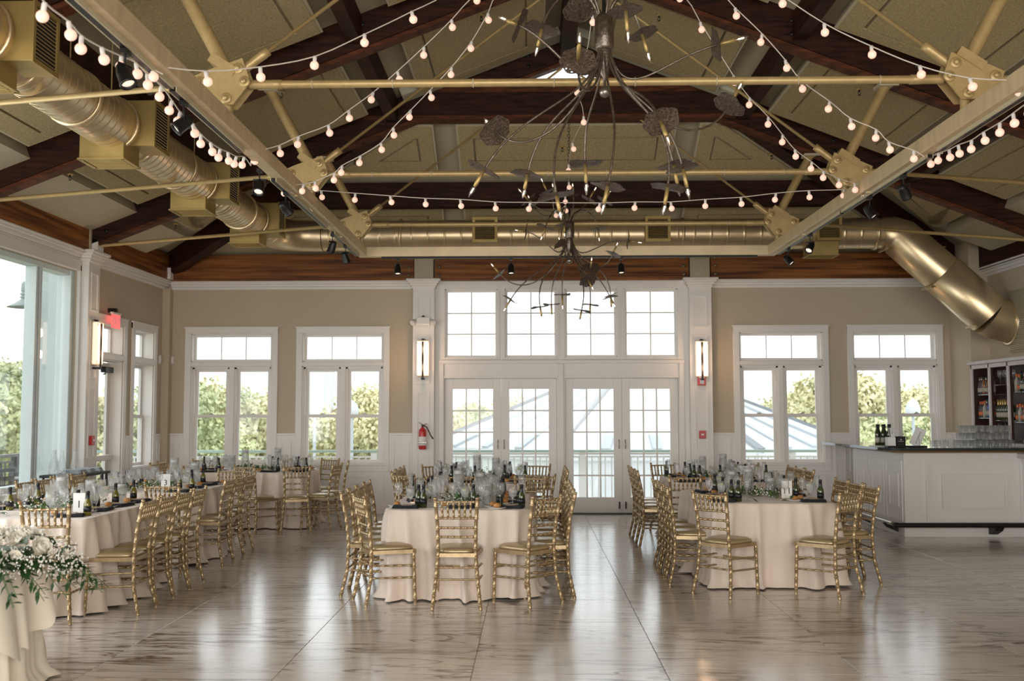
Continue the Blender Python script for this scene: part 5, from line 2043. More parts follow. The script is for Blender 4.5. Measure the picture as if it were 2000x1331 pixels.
ln = MB()
for k in range(9):
    f_ = .15 + k * .08
    ln.bar((.10 * f_ - .003, -.05, .22 * f_), (.10 * f_ - .003, .04, .22 * f_), .006, .001, (1, 0, -.45))
ln.build('printed_lines', M['ink'], mn)
MB().tube((.07, 0, 0), (.06, 0, .13), .003, 6).build('stand_leg', M['black'], mn)

# side stand with folded cloths and carafes by the glazed wall
st = thing('side_stand', 'dark-topped service stand by the left pilaster', 'stand', (-5.52, 12.45, 0))
MB().cbox(-.22, .22, -.55, .42, .84, .87, .005).build('stand_top', M['ink'], st)
for sx in (-1, 1):
    for yy in (-.5, .37):
        MB().tube((sx * .19, yy, 0), (sx * .19, yy, .84), .014, 8).build('leg', M['black'], st)
for k in range(3):
    o = MB()
    for q_ in range(4):
        o.cbox(-.12 + .004 * q_, .12 - .006 * q_, -.09 + .005 * q_, .09, .012 * q_, .012 * q_ + .011, .004)
    o = o.build('folded_cloth', M['towel'], None, (-5.50, 12.3 + k * .24, .87))
    o.rotation_euler = (0, 0, .1 * k)
    tag(o, '%s pile of folded grey cloths on the dark service stand' % ['near', 'middle', 'far'][k], 'cloth', 'folded cloths on the service stand')
for k, (x_, y_) in enumerate(((-5.62, 12.0), (-5.50, 11.96), (-5.40, 12.06), (-5.66, 12.12))):
    o = MB().lathe([(0, 0), (.05, 0), (.055, .02), (.05, .10), (.022, .22), (.018, .27), (.020, .285), (.017, .285), (.016, .27), (.020, .22), (.047, .10), (0, .01)], 16).build('water_carafe', M['glass'], None, (x_, y_, .87))
    tag(o, '%s clear glass water carafe on the service stand by the glazed wall' % ['left', 'middle', 'right', 'rear'][k], 'carafe', 'water carafes on the service stand')

# ------------------------------------------------------------------ wall fittings
def sconce(F, a, z, label):
    root = thing('wall_sconce', label, 'wall lamp', (0, 0, 0))
    mb = MB()
    F.box(mb, a - .085, a + .085, .15, .17, z - .29, z + .29, .004)
    mb.build('back_plate', M['panelrim'], root)
    mb = MB()
    F.box(mb, a - .095, a + .095, .17, .24, z - .275, z + .275, .01)
    mb.build('frosted_shade', M['sconce'], root)
    mb = MB()
    F.box(mb, a - .016, a + .016, .24, .256, z - .32, z + .26, .003)
    F.box(mb, a - .025, a + .025, .15, .20, z + .285, z + .31, .003)
    F.box(mb, a - .025, a + .025, .15, .256, z - .335, z - .31, .003)
    mb.build('black_bar', M['black'], root)
    mb = MB()
    for sx in (-1, 1):
        for sz in (-1, 1):
            F.box(mb, a + sx * .092 - .006, a + sx * .092 + .006, .24, .246, z + sz * .24 - .008, z + sz * .24 + .008)
    mb.build('clip', M['pewter'], root)
    c = Vector((a, YB - .33, z)) if F is FB else Vector((XL + .33, a, z))
    for dz in (-.14, .14):
        l = bpy.data.lights.new('sconce_glow', 'POINT')
        l.energy = 3.0
        l.color = (1, .62, .38)
        l.shadow_soft_size = .06
        lo = link('sconce_glow', l, root, c + Vector((0, 0, dz)))
    return root


xa_, xb_ = -1.70, 2.655
sconce(FB, xa_, 2.44, 'lit frosted sconce with black bar on the pilaster left of the entrance')
sconce(FB, xb_, 2.42, 'lit frosted sconce with black bar on the pilaster right of the entrance')
sconce(FL, 13.2, 2.50, 'lit frosted sconce on the left wall pilaster beside the side door')
# emergency light
em = thing('emergency_light', 'white twin-headed emergency light above the sconce left of the entrance', 'emergency light', (xa_, YB - .15, 3.03))
MB().cbox(-.11, .11, -.07, 0, -.06, .06, .008).build('housing', M['plastic'], em)
for s in (-1, 1):
    MB().lathe([(0, 0), (.03, 0), (.045, .06), (.045, .08), (.038, .085), (0, .08)], 12, (s * .13, -.05, .0), (s * .6, -.8, -.5)).build('lamp_head', M['plastic'], em)
MB().cbox(-.02, .02, -.06, 0, .06, .085, .003).build('test_cap', M['black'], em)
# extinguisher
ex = thing('fire_extinguisher', 'red fire extinguisher with black hose on the pilaster left of the entrance', 'fire extinguisher', (xa_ - .0, YB - .15, 1.02))
MB().lathe([(0, 0), (.052, 0), (.06, .015), (.06, .27), (.05, .31), (.02, .335), (.018, .35), (0, .35)], 18, (0, -.07, 0)).build('cylinder', M['red'], ex)
MB().lathe([(.0605, .06), (.0612, .06), (.0612, .2), (.0605, .2)], 18, (0, -.07, 0)).build('instruction_label', M['paper'], ex)
mb = MB().cbox(-.016, .016, -.09, -.05, .35, .385, .004)
mb.bar((0, -.07, .385), (-.06, -.07, .42), .02, .008)
mb.bar((0, -.07, .37), (.07, -.07, .40), .02, .008)
mb.build('valve_and_lever', M['black'], ex)
MB().sweep([(.02, -.08, .37), (.07, -.10, .34), (.13, -.10, .22), (.17, -.10, .16)], [.009, .009, .009, .012], 8).build('hose', M['black'], ex)
MB().cbox(-.075, .075, -.14, -.0, .10, .115, .003).build('bracket', M['pewter'], ex)


def alarm(F, a, z, w_, h, label, strobe):
    root = thing('fire_alarm', label, 'fire alarm')
    mb = MB()
    F.box(mb, a - w_, a + w_, .142, .18, z - h, z + h, .006)
    mb.build('alarm_body', M['red'], root)
    mb = MB()
    if strobe:
        F.box(mb, a - w_ * .5, a + w_ * .5, .18, .205, z - h * .7, z + h * .1, .006)
        F.box(mb, a - w_ * .7, a + w_ * .7, .18, .183, z + h * .35, z + h * .6)
    else:
        F.box(mb, a - w_ * .45, a + w_ * .45, .18, .19, z - h * .15, z + h * .25, .003)
    mb.build('strobe_lens' if strobe else 'pull_handle', M['paper'], root)


alarm(FB, xb_, 2.09, .062, .085, 'red fire alarm strobe directly under the right sconce', True)
alarm(FB, xb_, 1.24, .05, .062, 'small red pull station low on the right pilaster', False)
alarm(FL, 13.2, 1.24, .05, .062, 'small red pull station on the left wall pilaster', False)
th = thing('thermostat', 'small white thermostat on the beige wall left of the first window', 'thermostat', (0, 0, 0))
p = atY(335, 704, YB)
MB().cbox(p.x - .045, p.x + .045, YB - .03, YB, p.z - .055, p.z + .055, .006).build('thermostat_case', M['plastic'], th)
MB().cbox(p.x - .025, p.x + .025, YB - .034, YB - .03, p.z - .02, p.z + .03, .002).build('display', M['paper'], th)
th = thing('thermostat', 'small white wall sensor beside the narrow side window in the corner', 'sensor', (0, 0, 0))
MB().cbox(XL, XL + .03, 15.92, 15.99, 2.36, 2.50, .006).build('sensor_case', M['plastic'], th)
MB().cbox(XL + .03, XL + .034, 15.935, 15.975, 2.40, 2.46, .002).build('display', M['paper'], th)
# exit sign hung from the side wall
es = thing('exit_sign', 'red lit exit sign hung above the left side door', 'sign', (XL, 14.0, 2.98))
MB().cbox(0, .12, -.03, .03, .0, .06, .005).build('mount', M['black'], es)
MB().cbox(.085, .125, -.15, .15, -.03, .0, .003).build('light_bar', M['plastic'], es)
MB().cbox(.101, .109, -.145, .145, -.22, -.03, .001).build('acrylic_panel', M['exitred'], es)
cu = bpy.data.curves.new('exit_text', 'FONT')
cu.body = 'EXIT'
cu.size = .13
cu.align_x = 'CENTER'
cu.extrude = .001
cu.materials.append(M['paper'])
tmp_ = bpy.data.objects.new('exit_tmp', cu)
me = bpy.data.meshes.new_from_object(tmp_)
bpy.data.objects.remove(tmp_)
bpy.data.curves.remove(cu)
o = link('lettering', me, es, (.111, 0, -.17))
o.rotation_euler = (PI / 2, 0, PI / 2)
# small bracket boxes at the back corners
for k, x_ in enumerate((XL + .10, 6.42)):
    cbk = thing('corner_bracket', ['white', 'cream'][k] + ' steel beam bracket at the %s end of the back beam' % ['left', 'right'][k], 'bracket', (x_, YB - .22, 3.70))
    MB().cbox(-.07, .07, -.07, .07, 0, .18, .006).build('bracket_box', M['white'], cbk)
    MB().lathe([(0, 0), (.03, 0), (.03, .02), (0, .02)], 10, (0.0, -.07, .09), (0, -1, 0)).build('bolt', M['pewter'], cbk)
# sprinkler heads
n_ = 0
for px, py, s, d in ((550, 180, -1, None), (343, 438, -1, None), (137, 341, -1, None), (1678, 175, 1, None), (1843, 483, 1, None), (940, 30, -1, None), (1287, 30, 1, None), (1098, 287, 0, None), (1507, 302, 0, None), (693, 312, 0, None)):
    r0, dd = Vector((0, 0, 1.6)), ray(px, py)
    if s:
        nrm = Vector((s * SL, 0, 1)).normalized()
        P0 = Vector((CX, 0, deck(0))) - nrm * .166
    else:
        nrm = Vector((0, HS, 1)).normalized()
        P0 = Vector((0, YB, ZW)) - nrm * .166
    tt = (P0 - r0).dot(nrm) / dd.dot(nrm)
    p = r0 + dd * tt
    names = ['left slope above the second duct outlet', 'left corner panel', 'panel beside the glazed wall', 'right slope middle panel', 'right corner panel', 'left panel near the ridge', 'right panel near the ridge', 'centre panel of the end slope', 'right panel of the end slope', 'left panel of the end slope']
    sp_ = thing('sprinkler_head', 'brass fire sprinkler head on the ' + names[n_], 'sprinkler', p, 0, 'ceiling sprinklers')
    n_ += 1
    MB().lathe([(0, 0.01), (.036, 0.01), (.036, -.002), (.028, -.008), (0, -.008)], 12).build('escutcheon', M['goldfoil'], sp_)
    mb = MB().tube((0, 0, -.005), (0, 0, -.03), .009, 8)
    mb.sweep([(-.012, 0, -.03), (-.016, 0, -.045), (0, 0, -.062)], .003, 5)
    mb.sweep([(.012, 0, -.03), (.016, 0, -.045), (0, 0, -.062)], .003, 5)
    mb.lathe([(0, -.062), (.017, -.062), (.017, -.065), (0, -.065)], 10)
    mb.build('nozzle', M['black'], sp_)

# ------------------------------------------------------------------ festoon lights
SOCK = lathe_mesh('bulb_socket', [(0, .0), (.012, .0), (.0135, -.010), (.0135, -.040), (.011, -.042), (0, -.042)], 'socket', 8)
GLOB = MB().ball((0, 0, -.068), .030, 12, 8).mesh('globe_bulb', M['bulb'])
HOT = MB().ball((0, 0, -.066), .010, 8, 5).mesh('hot_spot', M['core'])


def festoon(pts, label, ends=(), tail=None):
    """pts: world positions where each socket meets the cord"""
    root = thing('festoon_light_string', label, 'string lights', (0, 0, 0), 0, 'festoon light strings')
    P = [Vector(e_) for e_ in ends[:1]] + [Vector(p) for p in pts] + [Vector(e_) for e_ in ends[1:]]
    Q = []
    for i in range(len(P) - 1):
        p0, p1, p2, p3 = P[max(i - 1, 0)], P[i], P[i + 1], P[min(i + 2, len(P) - 1)]
        for k in range(3):
            t = k / 3
            Q.append(0.5 * ((2 * p1) + (-p0 + p2) * t + (2 * p0 - 5 * p1 + 4 * p2 - p3) * t * t + (-p0 + 3 * p1 - 3 * p2 + p3) * t ** 3))
    Q.append(P[-1])
    MB().sweep(Q, .0045, 6).build('cord', M['cordm'], root)
    rr = random.Random(len(pts))
    for p in pts:
        s = link('bulb_socket', SOCK, root, p)
        s.rotation_euler = (rr.uniform(-.25, .25), rr.uniform(-.25, .25), 0)
        link('globe_bulb', GLOB, s)
    return root


PK = Vector((CX, 8.3, 6.0))       # peak below the ridge where the strings meet


def on_plane(px, py, A, B):
    """point seen at (px,py) on the upright plane through A and B"""
    r0, d = Vector((0, 0, 1.6)), ray(px, py)
    A, B = Vector(A), Vector(B)
    n = Vector((B.y - A.y, -(B.x - A.x), 0))
    return r0 + d * ((A - r0).dot(n) / d.dot(n))


UP = .055


def strand(pix, A, B, label, ends):
    pts = [on_plane(px, py, A, B) + Vector((0, 0, UP)) for px, py in pix]
    return festoon(pts, label, ends)


def ch_l(px):      # y on the left channel seen at column px
    return 2.25 * 2000 / (1038 - px)


ZH = 3.64
e1 = Vector((-2.32, ch_l(497), ZH))
strand([(87, 27), (133, 62), (159, 90), (198, 112), (237, 128), (265, 140), (287, 162), (315, 185), (336, 213), (352, 235), (376, 257), (392, 277), (411, 293), (430, 305), (445, 311), (462, 319), (477, 320)], (-2.32, 0, 0), (-2.32, 10, 0), 'globe string lights sagging along the left steel channel', (Vector((-2.32, 4.5, 3.62)), e1))
strand([(497, 312), (545, 297), (583, 279), (641, 257), (681, 228), (729, 193), (776, 152), (828, 104), (882, 51), (931, -2)], e1, PK, 'globe string lights rising from the middle of the left channel to the ridge', (e1, PK))
e2 = Vector((-2.22, ch_l(290), ZH))
strand([(297, 147), (401, 156), (508, 147), (615, 126), (712, 82), (804, 37), (893, -14)], e2, PK, 'globe string lights nearest the camera on the left rising to the ridge', (e2, PK))
e3 = Vector((-2.22, ch_l(560), ZH))
strand([(557, 376), (593, 371), (615, 366), (653, 349), (668, 335), (704, 316), (744, 291), (768, 261), (802, 227), (840, 188), (882, 143), (921, 93), (953, 38), (980, -12)], e3, PK, 'globe string lights rising from the far left channel to the ridge', (e3, PK))
e4 = Vector((3.16, 9.75, ZH))
strand([(1329, -5), (1368, 55), (1433, 160), (1465, 203), (1501, 240), (1529, 275), (1553, 304), (1586, 328), (1609, 346), (1639, 360), (1669, 369), (1687, 376)], e4, PK, 'globe string lights rising from the far right channel to the ridge', (PK, e4))
e5 = Vector((3.16, 2000 * 3.16 / (1812 - 1038), ZH))
strand([(1382, -25), (1436, 28), (1489, 79), (1534, 130), (1566, 171), (1621, 211), (1661, 244), (1712, 266), (1736, 290), (1785, 307)], e5, PK, 'globe string lights rising from the middle of the right channel to the ridge', (PK, e5))
e6 = Vector((3.26, 6.6, ZH))
strand([(1454, -40), (1525, 4), (1610, 60), (1702, 105), (1797, 144), (1894, 168), (1993, 176)], e6, PK, 'globe string lights nearest the camera on the right rising to the ridge', (PK, e6))
strand([(1817, 318), (1834, 312), (1854, 306), (1872, 297), (1898, 288), (1921, 273), (1953, 255), (1979, 237), (2004, 219)], (3.26, 0, 0), (3.26, 10, 0), 'globe string lights sagging along the right steel channel', (Vector((3.26, 8.05, ZH)), Vector((3.26, 6.4, 3.62))))
strand([(570, 379), (627, 383), (694, 388), (762, 393), (831, 398), (899, 400), (967, 405), (1036, 406), (1172, 407), (1241, 405), (1310, 405), (1378, 400), (1447, 396), (1516, 388), (1580, 383), (1649, 381), (1706, 376)], (-2, 10.25, 0), (2, 10.25, 0), 'globe string lights strung straight across the hall between the channels', (Vector((-2.22, 10.25, ZH)), Vector((3.16, 10.25, ZH))))
eP = Vector((CX - .15, 13.1, 4.30))
pts = []
for (px, py), yy in zip(((1157, 41), (1130, 180), (1140, 238), (1118, 289), (1111, 331), (1111, 365), (1104, 392), (1104, 410), (1084, 420)), (8.6, 9.6, 10.1, 11.0, 11.6, 12.1, 12.5, 12.8, 13.0)):
    pts.append(atY(px, py, yy) + Vector((0, 0, UP)))
festoon(pts, 'globe string lights dropping from the ridge down the middle of the hall', (PK, atY(1080, 395, 13.1)))


# ------------------------------------------------------------------ chandeliers
def lily_disc(seed, r=.112):
    rr = random.Random(seed)
    mb = MB()
    NR, NA = 11, 60
    ph = [rr.uniform(0, 6.28) for _ in range(4)]
    vs = [(0, 0, 0)]
    for j in range(1, NR + 1):
        for k in range(NA):
            a = 2 * PI * k / NA
            w_ = 1 + .04 * math.sin(3 * a + ph[0]) + .05 * math.sin(7 * a + ph[1])
            rr_ = r * j / NR * w_
            z = .004 * (j / NR) * math.cos(2 * a + ph[2]) + .005 * (j / NR) ** 2 * math.sin(3 * a + ph[3])
            vs.append((rr_ * math.cos(a), rr_ * math.sin(a), z))
    fs = []
    for k in range(NA):
        fs.append((0, 1 + k, 1 + (k + 1) % NA))
    for j in range(1, NR):
        for k in range(NA):
            hole = j >= 3 and j % 2 == 1 and (k + (j // 2) * 2) % 4 == 0 and rr.random() < .9
            if hole:
                continue
            a, b = 1 + (j - 1) * NA, 1 + j * NA
            k2 = (k + 1) % NA
            fs.append((a + k, b + k, b + k2, a + k2))
    n = len(vs)
    vs2 = [(x, y, z - .003) for x, y, z in vs]
    mb.add(vs, fs)
    mb.add(vs2, [q_[::-1] for q_ in fs])
    return mb


LILY = [lily_disc(k).mesh('lily_pad_disc', M['lily']) for k in range(4)]
from mathutils import Quaternion


def chandelier(hub, S, arms, label, chain_top):
    t = thing('chandelier', label, 'chandelier', hub)
    MB().lathe([(0, .13), (.035, .13), (.062, .10), (.064, -.10), (.05, -.12), (0, -.12)], 18).build('hub', M['iron'], t)
    MB().lathe([(.045, -.12), (.05, -.2), (.035, -.27), (.012, -.30), (.010, -.36), (0, -.36)], 14).build('hub_neck', M['iron'], t)
    MB().ball((0, 0, -.395), .036, 14, 10).build('finial_ball', M['pewter'], t)
    ch = MB()
    z = .13
    k = 0
    top = chain_top - hub.z
    ch.tube((0, 0, .12), (0, 0, min(.55, top)), .012, 8)
    z = .55
    while z < top:
        a = (PI / 2) * (k % 2)
        pts_ = [(math.cos(a) * .014 * math.cos(b), math.sin(a) * .014 * math.cos(b), z + .022 + .026 * math.sin(b)) for b in [2 * PI * q_ / 10 for q_ in range(11)]]
        ch.sweep(pts_, .0035, 5, False)
        z += .041
        k += 1
    ch.build('chain', M['black'], t)
    for i, (disc, tip, kind) in enumerate(arms):
        disc, tip = disc - hub, tip - hub
        d = (tip - disc).normalized()
        L_ = max(.13, min((tip - disc).length, .22))
        az = Vector((disc.x, disc.y, 0))
        az = az.normalized() if az.length > .01 else Vector((1, 0, 0))
        if kind == 'up':
            P0 = az * .035 + Vector((0, 0, .11))
            P1 = P0 + Vector((0, 0, .22)) + az * .05
        elif kind == 'arch':
            P0 = az * .035 + Vector((0, 0, .11))
            P1 = P0 + Vector((0, 0, .30)) + az * .10
        else:
            P0 = az * .035 + Vector((0, 0, -.12))
            P1 = P0 + Vector((0, 0, -.36)) + az * .05
        D_ = (disc - P0).length
        P3 = disc
        P2 = P3 - d * min(.5, D_ * .55)
        if kind == 'u':
            P1 = P0 + Vector((0, 0, -.40)) + az * .10
        pts_ = []
        for k in range(19):
            s = k / 18
            pts_.append(P0 * (1 - s) ** 3 + 3 * P1 * s * (1 - s) ** 2 + 3 * P2 * s * s * (1 - s) + P3 * s ** 3)
        arm = MB().sweep(pts_, .0075, 8).build('arm', M['iron'], t)
        q_ = d.to_track_quat('Z', 'Y')
        dsc = link('lily_pad_disc', LILY[i % 4], arm, disc)
        dsc.rotation_mode = 'QUATERNION'
        dsc.rotation_quaternion = q_ @ Quaternion((0, 0, 1), i * 1.3)
        MB().lathe([(0, 0), (.012, 0), (.0125, L_ * .55), (.010, L_ * .56), (.010, L_ * .6), (0, L_ * .6)], 10, disc, d).build('candle_sleeve', M['candle'], arm)
        MB().lathe([(.008, L_ * .6), (.016, L_ * .70), (.0165, L_ * .76), (.010, L_ * .90), (.003, L_)], 10, disc, d).build('candle_bulb', M['bulbglass'], arm)
        MB().lathe([(0, L_ * .66), (.0045, L_ * .68), (.0045, L_ * .84), (0, L_ * .86)], 6, disc, d).build('filament', M['core'], arm)
    return t


def armlist(items, YH):
    out = []
    for (dx, dy_, tx, ty, off, toff, kind) in items:
        out.append((atY(dx, dy_, YH + off), atY(tx, ty, YH + off + toff), kind))
    return out


YN = 6.6
near = [
    (945, 333, 915, 385, -.15, 0, 'low'), (1030, 342, 1021, 388, .25, 0, 'low'), (1087, 382, 1097, 432, -.35, 0, 'low'), (1143, 320, 1146, 382, .35, 0, 'low'),
    (1187, 364, 1175, 420, -.30, 0, 'low'), (1304, 366, 1295, 421, -.1, 0, 'low'), (1316, 323, 1328, 384, .25, 0, 'low'), (1334, 330, 1347, 390, .0, 0, 'low'),
    (1291, 238, 1309, 284, -.45, -.12, 'low'), (968, 256, 945, 232, .25, .1, 'u'), (1014, 50, 973, 32, -.15, 0, 'u'), (1129, 118, 1133, 57, -.55, -.22, 'u'),
    (1399, 88, 1464, 71, -.05, 0, 'u'), (1425, 205, 1452, 156, .25, .05, 'u'), (1058, 57, 1045, 112, -.1, 0, 'arch'), (1222, 22, 1228, 85, -.35, 0, 'arch'),
    (1254, 67, 1271, 123, .15, 0, 'arch'), (1130, 20, 1125, -30, .5, .1, 'up'),
    (1040, -90, 1000, -140, .2, 0, 'up'), (1090, -120, 1062, -190, -.2, 0, 'up'), (1200, -130, 1196, -200, .4, 0, 'up'), (1262, -100, 1300, -180, .1, 0, 'up'), (1310, -80, 1350, -140, -.2, 0, 'up'),
]
chandelier(Vector((atY(1180, 65, YN).x, YN, atY(1180, 65, YN).z)), 302, armlist(near, YN), 'large bronzed chandelier of curved arms, pierced discs and candle bulbs nearest the camera', deck(0) - .42)
YF = 13.0
far = [
    (976, 535, 957, 513, .15, 0, 'u'), (997, 586, 982, 611, -.2, 0, 'low'), (1055, 600, 1060, 631, -.35, 0, 'low'), (1077, 595, 1078, 628, .35, 0, 'low'), (1098, 576, 1099, 609, .5, 0, 'low'),
    (1136, 607, 1130, 636, -.4, 0, 'low'), (1153, 596, 1151, 624, .2, 0, 'low'), (1193, 580, 1195, 614, -.1, 0, 'low'), (1191, 579, 1203, 603, .3, 0, 'low'), (1149, 548, 1160, 568, -.6, -.1, 'low'),
    (1154, 523, 1156, 502, -.4, -.1, 'u'), (1197, 496, 1208, 471, -.3, 0, 'u'), (1227, 471, 1257, 475, .1, 0, 'u'), (1027, 453, 1003, 449, -.1, 0, 'u'), (1065, 444, 1055, 472, -.3, 0, 'arch'),
    (1102, 440, 1103, 465, -.4, 0, 'arch'), (1168, 448, 1171, 474, .2, 0, 'arch'), (1098, 480, 1090, 462, .5, .1, 'u'), (1032, 391, 1008, 364, .2, 0, 'up'), (1040, 400, 1030, 380, .35, 0, 'up'), (1069, 375, 1054, 343, -.3, 0, 'up'), (1084, 385, 1078, 355, .3, 0, 'up'),
    (1120, 381, 1118, 356, -.4, -.05, 'up'), (1150, 390, 1178, 344, .3, 0, 'up'), (1181, 392, 1197, 366, -.1, 0, 'up'),
]
chandelier(Vector((atY(1112, 450, YF).x, YF, atY(1112, 450, YF).z)), 150, armlist(far, YF), 'bronzed chandelier of curved arms and pierced discs farther back before the entrance', 5.46)

# ------------------------------------------------------------------ outside
g = MB()
g.box(-60, 70, 19.0, 190, -4.2, -4.0)
g.box(-60, -8.4, -20, 19.0, -4.2, -4.0)
tag(g.build('ground', M['lawn']), kind='structure')
dk = tag(empty('terrace_deck'), kind='structure')
nb = 16
pm = MB().cbox(-11.0, 11.0, -.068, .068, -.10, -.06, .004).mesh('plank', M['boards'])
for k in range(15):
    link('plank', pm, dk, (0, YB + .35 + k * .142, 0))
pm2 = MB().cbox(-.068, .068, -9.5, 9.5, -.10, -.06, .004).mesh('plank', M['boards'])
for k in range(15):
    link('plank', pm2, dk, (-6.25 - k * .142, 6.7, 0))


def railing(root, p0, p1, mtop, mbal, h=.92, step=.115, rail=.045):
    p0, p1 = Vector(p0), Vector(p1)
    d = p1 - p0
    MB().bar(p0 + Vector((0, 0, h)), p1 + Vector((0, 0, h)), .11, rail).build('top_rail', mtop, root)
    MB().bar(p0 + Vector((0, 0, h - .10)), p1 + Vector((0, 0, h - .10)), .04, .03).build('upper_bar', mbal, root)
    MB().bar(p0 + Vector((0, 0, .05)), p1 + Vector((0, 0, .05)), .04, .03).build('lower_bar', mbal, root)
    bm = MB().cbox(-.011, .011, -.011, .011, .05, h - .1, .002).mesh('baluster', mbal)
    pmm = MB().cbox(-.05, .05, -.05, .05, 0, h + .02, .006).mesh('post', mbal)
    n = int(d.length / step)
    for k in range(n + 1):
        q_ = p0 + d * k / n
        o_ = link('baluster', bm, root, q_)
    m_ = max(1, int(d.length / 1.8))
    for k in range(m_ + 1):
        link('post', pmm, root, p0 + d * k / m_)


r1 = thing('terrace_railing', 'white balustrade with pale green top rail beyond the back windows', 'railing')
railing(r1, (-8.4, 18.35, -.06), (10.2, 18.35, -.06), M['railgreen'], M['baluster'], .96)
r2 = thing('terrace_railing', 'dark iron balustrade outside the large glazed wall', 'railing')
railing(r2, (-8.3, 2.0, -.06), (-8.3, 18.2, -.06), M['darkrail'], M['darkrail'], .98, .14)


def patio_chair(x, y, rz, label):
    t = thing('patio_chair', label, 'chair', (x, y, -.06), rz, 'patio chairs outside')
    MB().cbox(-.22, .22, -.22, .22, .42, .445, .01).build('seat', M['darkrail'], t)
    for sx in (-1, 1):
        for sy in (-1, 1):
            MB().tube((sx * .22, sy * .22, 0), (sx * .20, sy * .2, .44), .012, 6).build('leg', M['darkrail'], t)
        MB().sweep([(sx * .2, -.2, .44), (sx * .2, -.26, .9)], .012, 6).build('back_post', M['darkrail'], t)
    mb = MB()
    for z in (.55, .66, .77, .88):
        mb.bar((-.2, -.215 - (z - .44) * .11, z), (.2, -.215 - (z - .44) * .11, z), .012, .05)
    mb.build('backrest', M['darkrail'], t)


patio_chair(-7.4, 13.9, 1.2, 'dark patio chair outside the glazed wall, nearer the wall')
patio_chair(-7.9, 15.2, -2.0, 'dark patio chair outside the glazed wall, beside the railing')
pt = thing('patio_table', 'round dark patio table outside the glazed wall', 'table', (-7.5, 14.7, -.06))
MB().lathe([(0, .70), (.38, .70), (.38, .72), (0, .72)], 20).build('tabletop', M['darkrail'], pt)
MB().tube((0, 0, 0), (0, 0, .7), .03, 8).build('pedestal', M['darkrail'], pt)
MB().lathe([(0, 0), (.2, 0), (.18, .02), (0, .03)], 16).build('base', M['darkrail'], pt)
# projecting outside wall and barn lamp
tag(MB().box(-6.32, XL - T, 12.99, 13.5, -.1, 4.0).build('wall_exterior', M['siding']), kind='structure')
la = thing('barn_lamp', 'white gooseneck barn lamp outside the glazed wall', 'outdoor lamp', (0, 0, 0))
LX, LY = -6.53, 13.05
lz = atY(45, 600, LY).z
MB().sweep([(-6.30, 13.1, atY(80, 556, LY).z), (LX + .1, LY, atY(80, 556, LY).z + .01), (LX, LY, atY(80, 556, LY).z)], .014, 8).build('arm', M['lampgrey'], la)
MB().lathe([(.04, .33), (.065, .30), (.065, .20), (.055, .19), (.075, .17), (.075, .155), (.055, .15), (.075, .13), (.075, .115), (.055, .11), (.075, .09), (.09, .08), (.16, .03), (.225, 0), (.225, -.008), (.15, .02), (0, .07)], 24, (LX, LY, lz)).build('shade', M['lampgrey'], la)
# white pavilion roof
pv = thing('pavilion', 'white standing-seam octagonal pavilion roof beyond the terrace', 'pavilion', (2.75, 28.0, -4.0))
NS, PR = 8, 5.9
apex = Vector((0, 0, 7.05))
for k in range(NS):
    a0, a1 = 2 * PI * (k + .5) / NS, 2 * PI * (k + 1.5) / NS
    e0 = Vector((PR * math.cos(a0), PR * math.sin(a0), 4.75))
    e1_ = Vector((PR * math.cos(a1), PR * math.sin(a1), 4.75))
    mb = MB().add([apex, e0, e1_, apex - Vector((0, 0, .06)), e0 - Vector((0, 0, .06)), e1_ - Vector((0, 0, .06))], [(0, 1, 2), (5, 4, 3), (1, 4, 5, 2), (0, 3, 4, 1), (2, 5, 3, 0)])
    seg_ = mb.build('roof_segment', M['tent'], pv)
    mb = MB()
    for q_ in range(0, 5):
        f_ = q_ / 4
        e_ = e0.lerp(e1_, f_)
        mid_ = (e0 + e1_) / 2
        up_ = apex if abs(f_ - .5) < .01 else apex.lerp(mid_, abs(f_ - .5) * 2 * .96) + (e_ - mid_) * (1 - .0) * (abs(f_ - .5) * 2 * .96) * 0 + (e_ - mid_) * (abs(f_ - .5) * 2 * .96)
        if q_ in (0, 4):
            up_ = apex
        mb.bar(up_ + Vector((0, 0, .02)), e_ + Vector((0, 0, .02)), .20, .07)
    mb.build('standing_seams', M['tentrib'], seg_)
    mb = MB().add([e0 + Vector((0, 0, -.06)), e1_ + Vector((0, 0, -.06)), e1_ + Vector((0, 0, -4.7)), e0 + Vector((0, 0, -4.7))], [(0, 1, 2, 3)])
    mb.bar(e0 + Vector((0, 0, -.06)), e0 + Vector((0, 0, -4.7)), .18, .18, (0, 1, 0))
    mb.bar(e0 + Vector((0, 0, -.12)), e1_ + Vector((0, 0, -.12)), .12, .2)
    mb.build('side_curtain', M['tent'], pv)
MB().lathe([(.0, .3), (.05, .25), (.1, .1), (.3, 0), (.3, -.1)], 12, (0, 0, 7.1)).build('finial', M['tent'], pv)


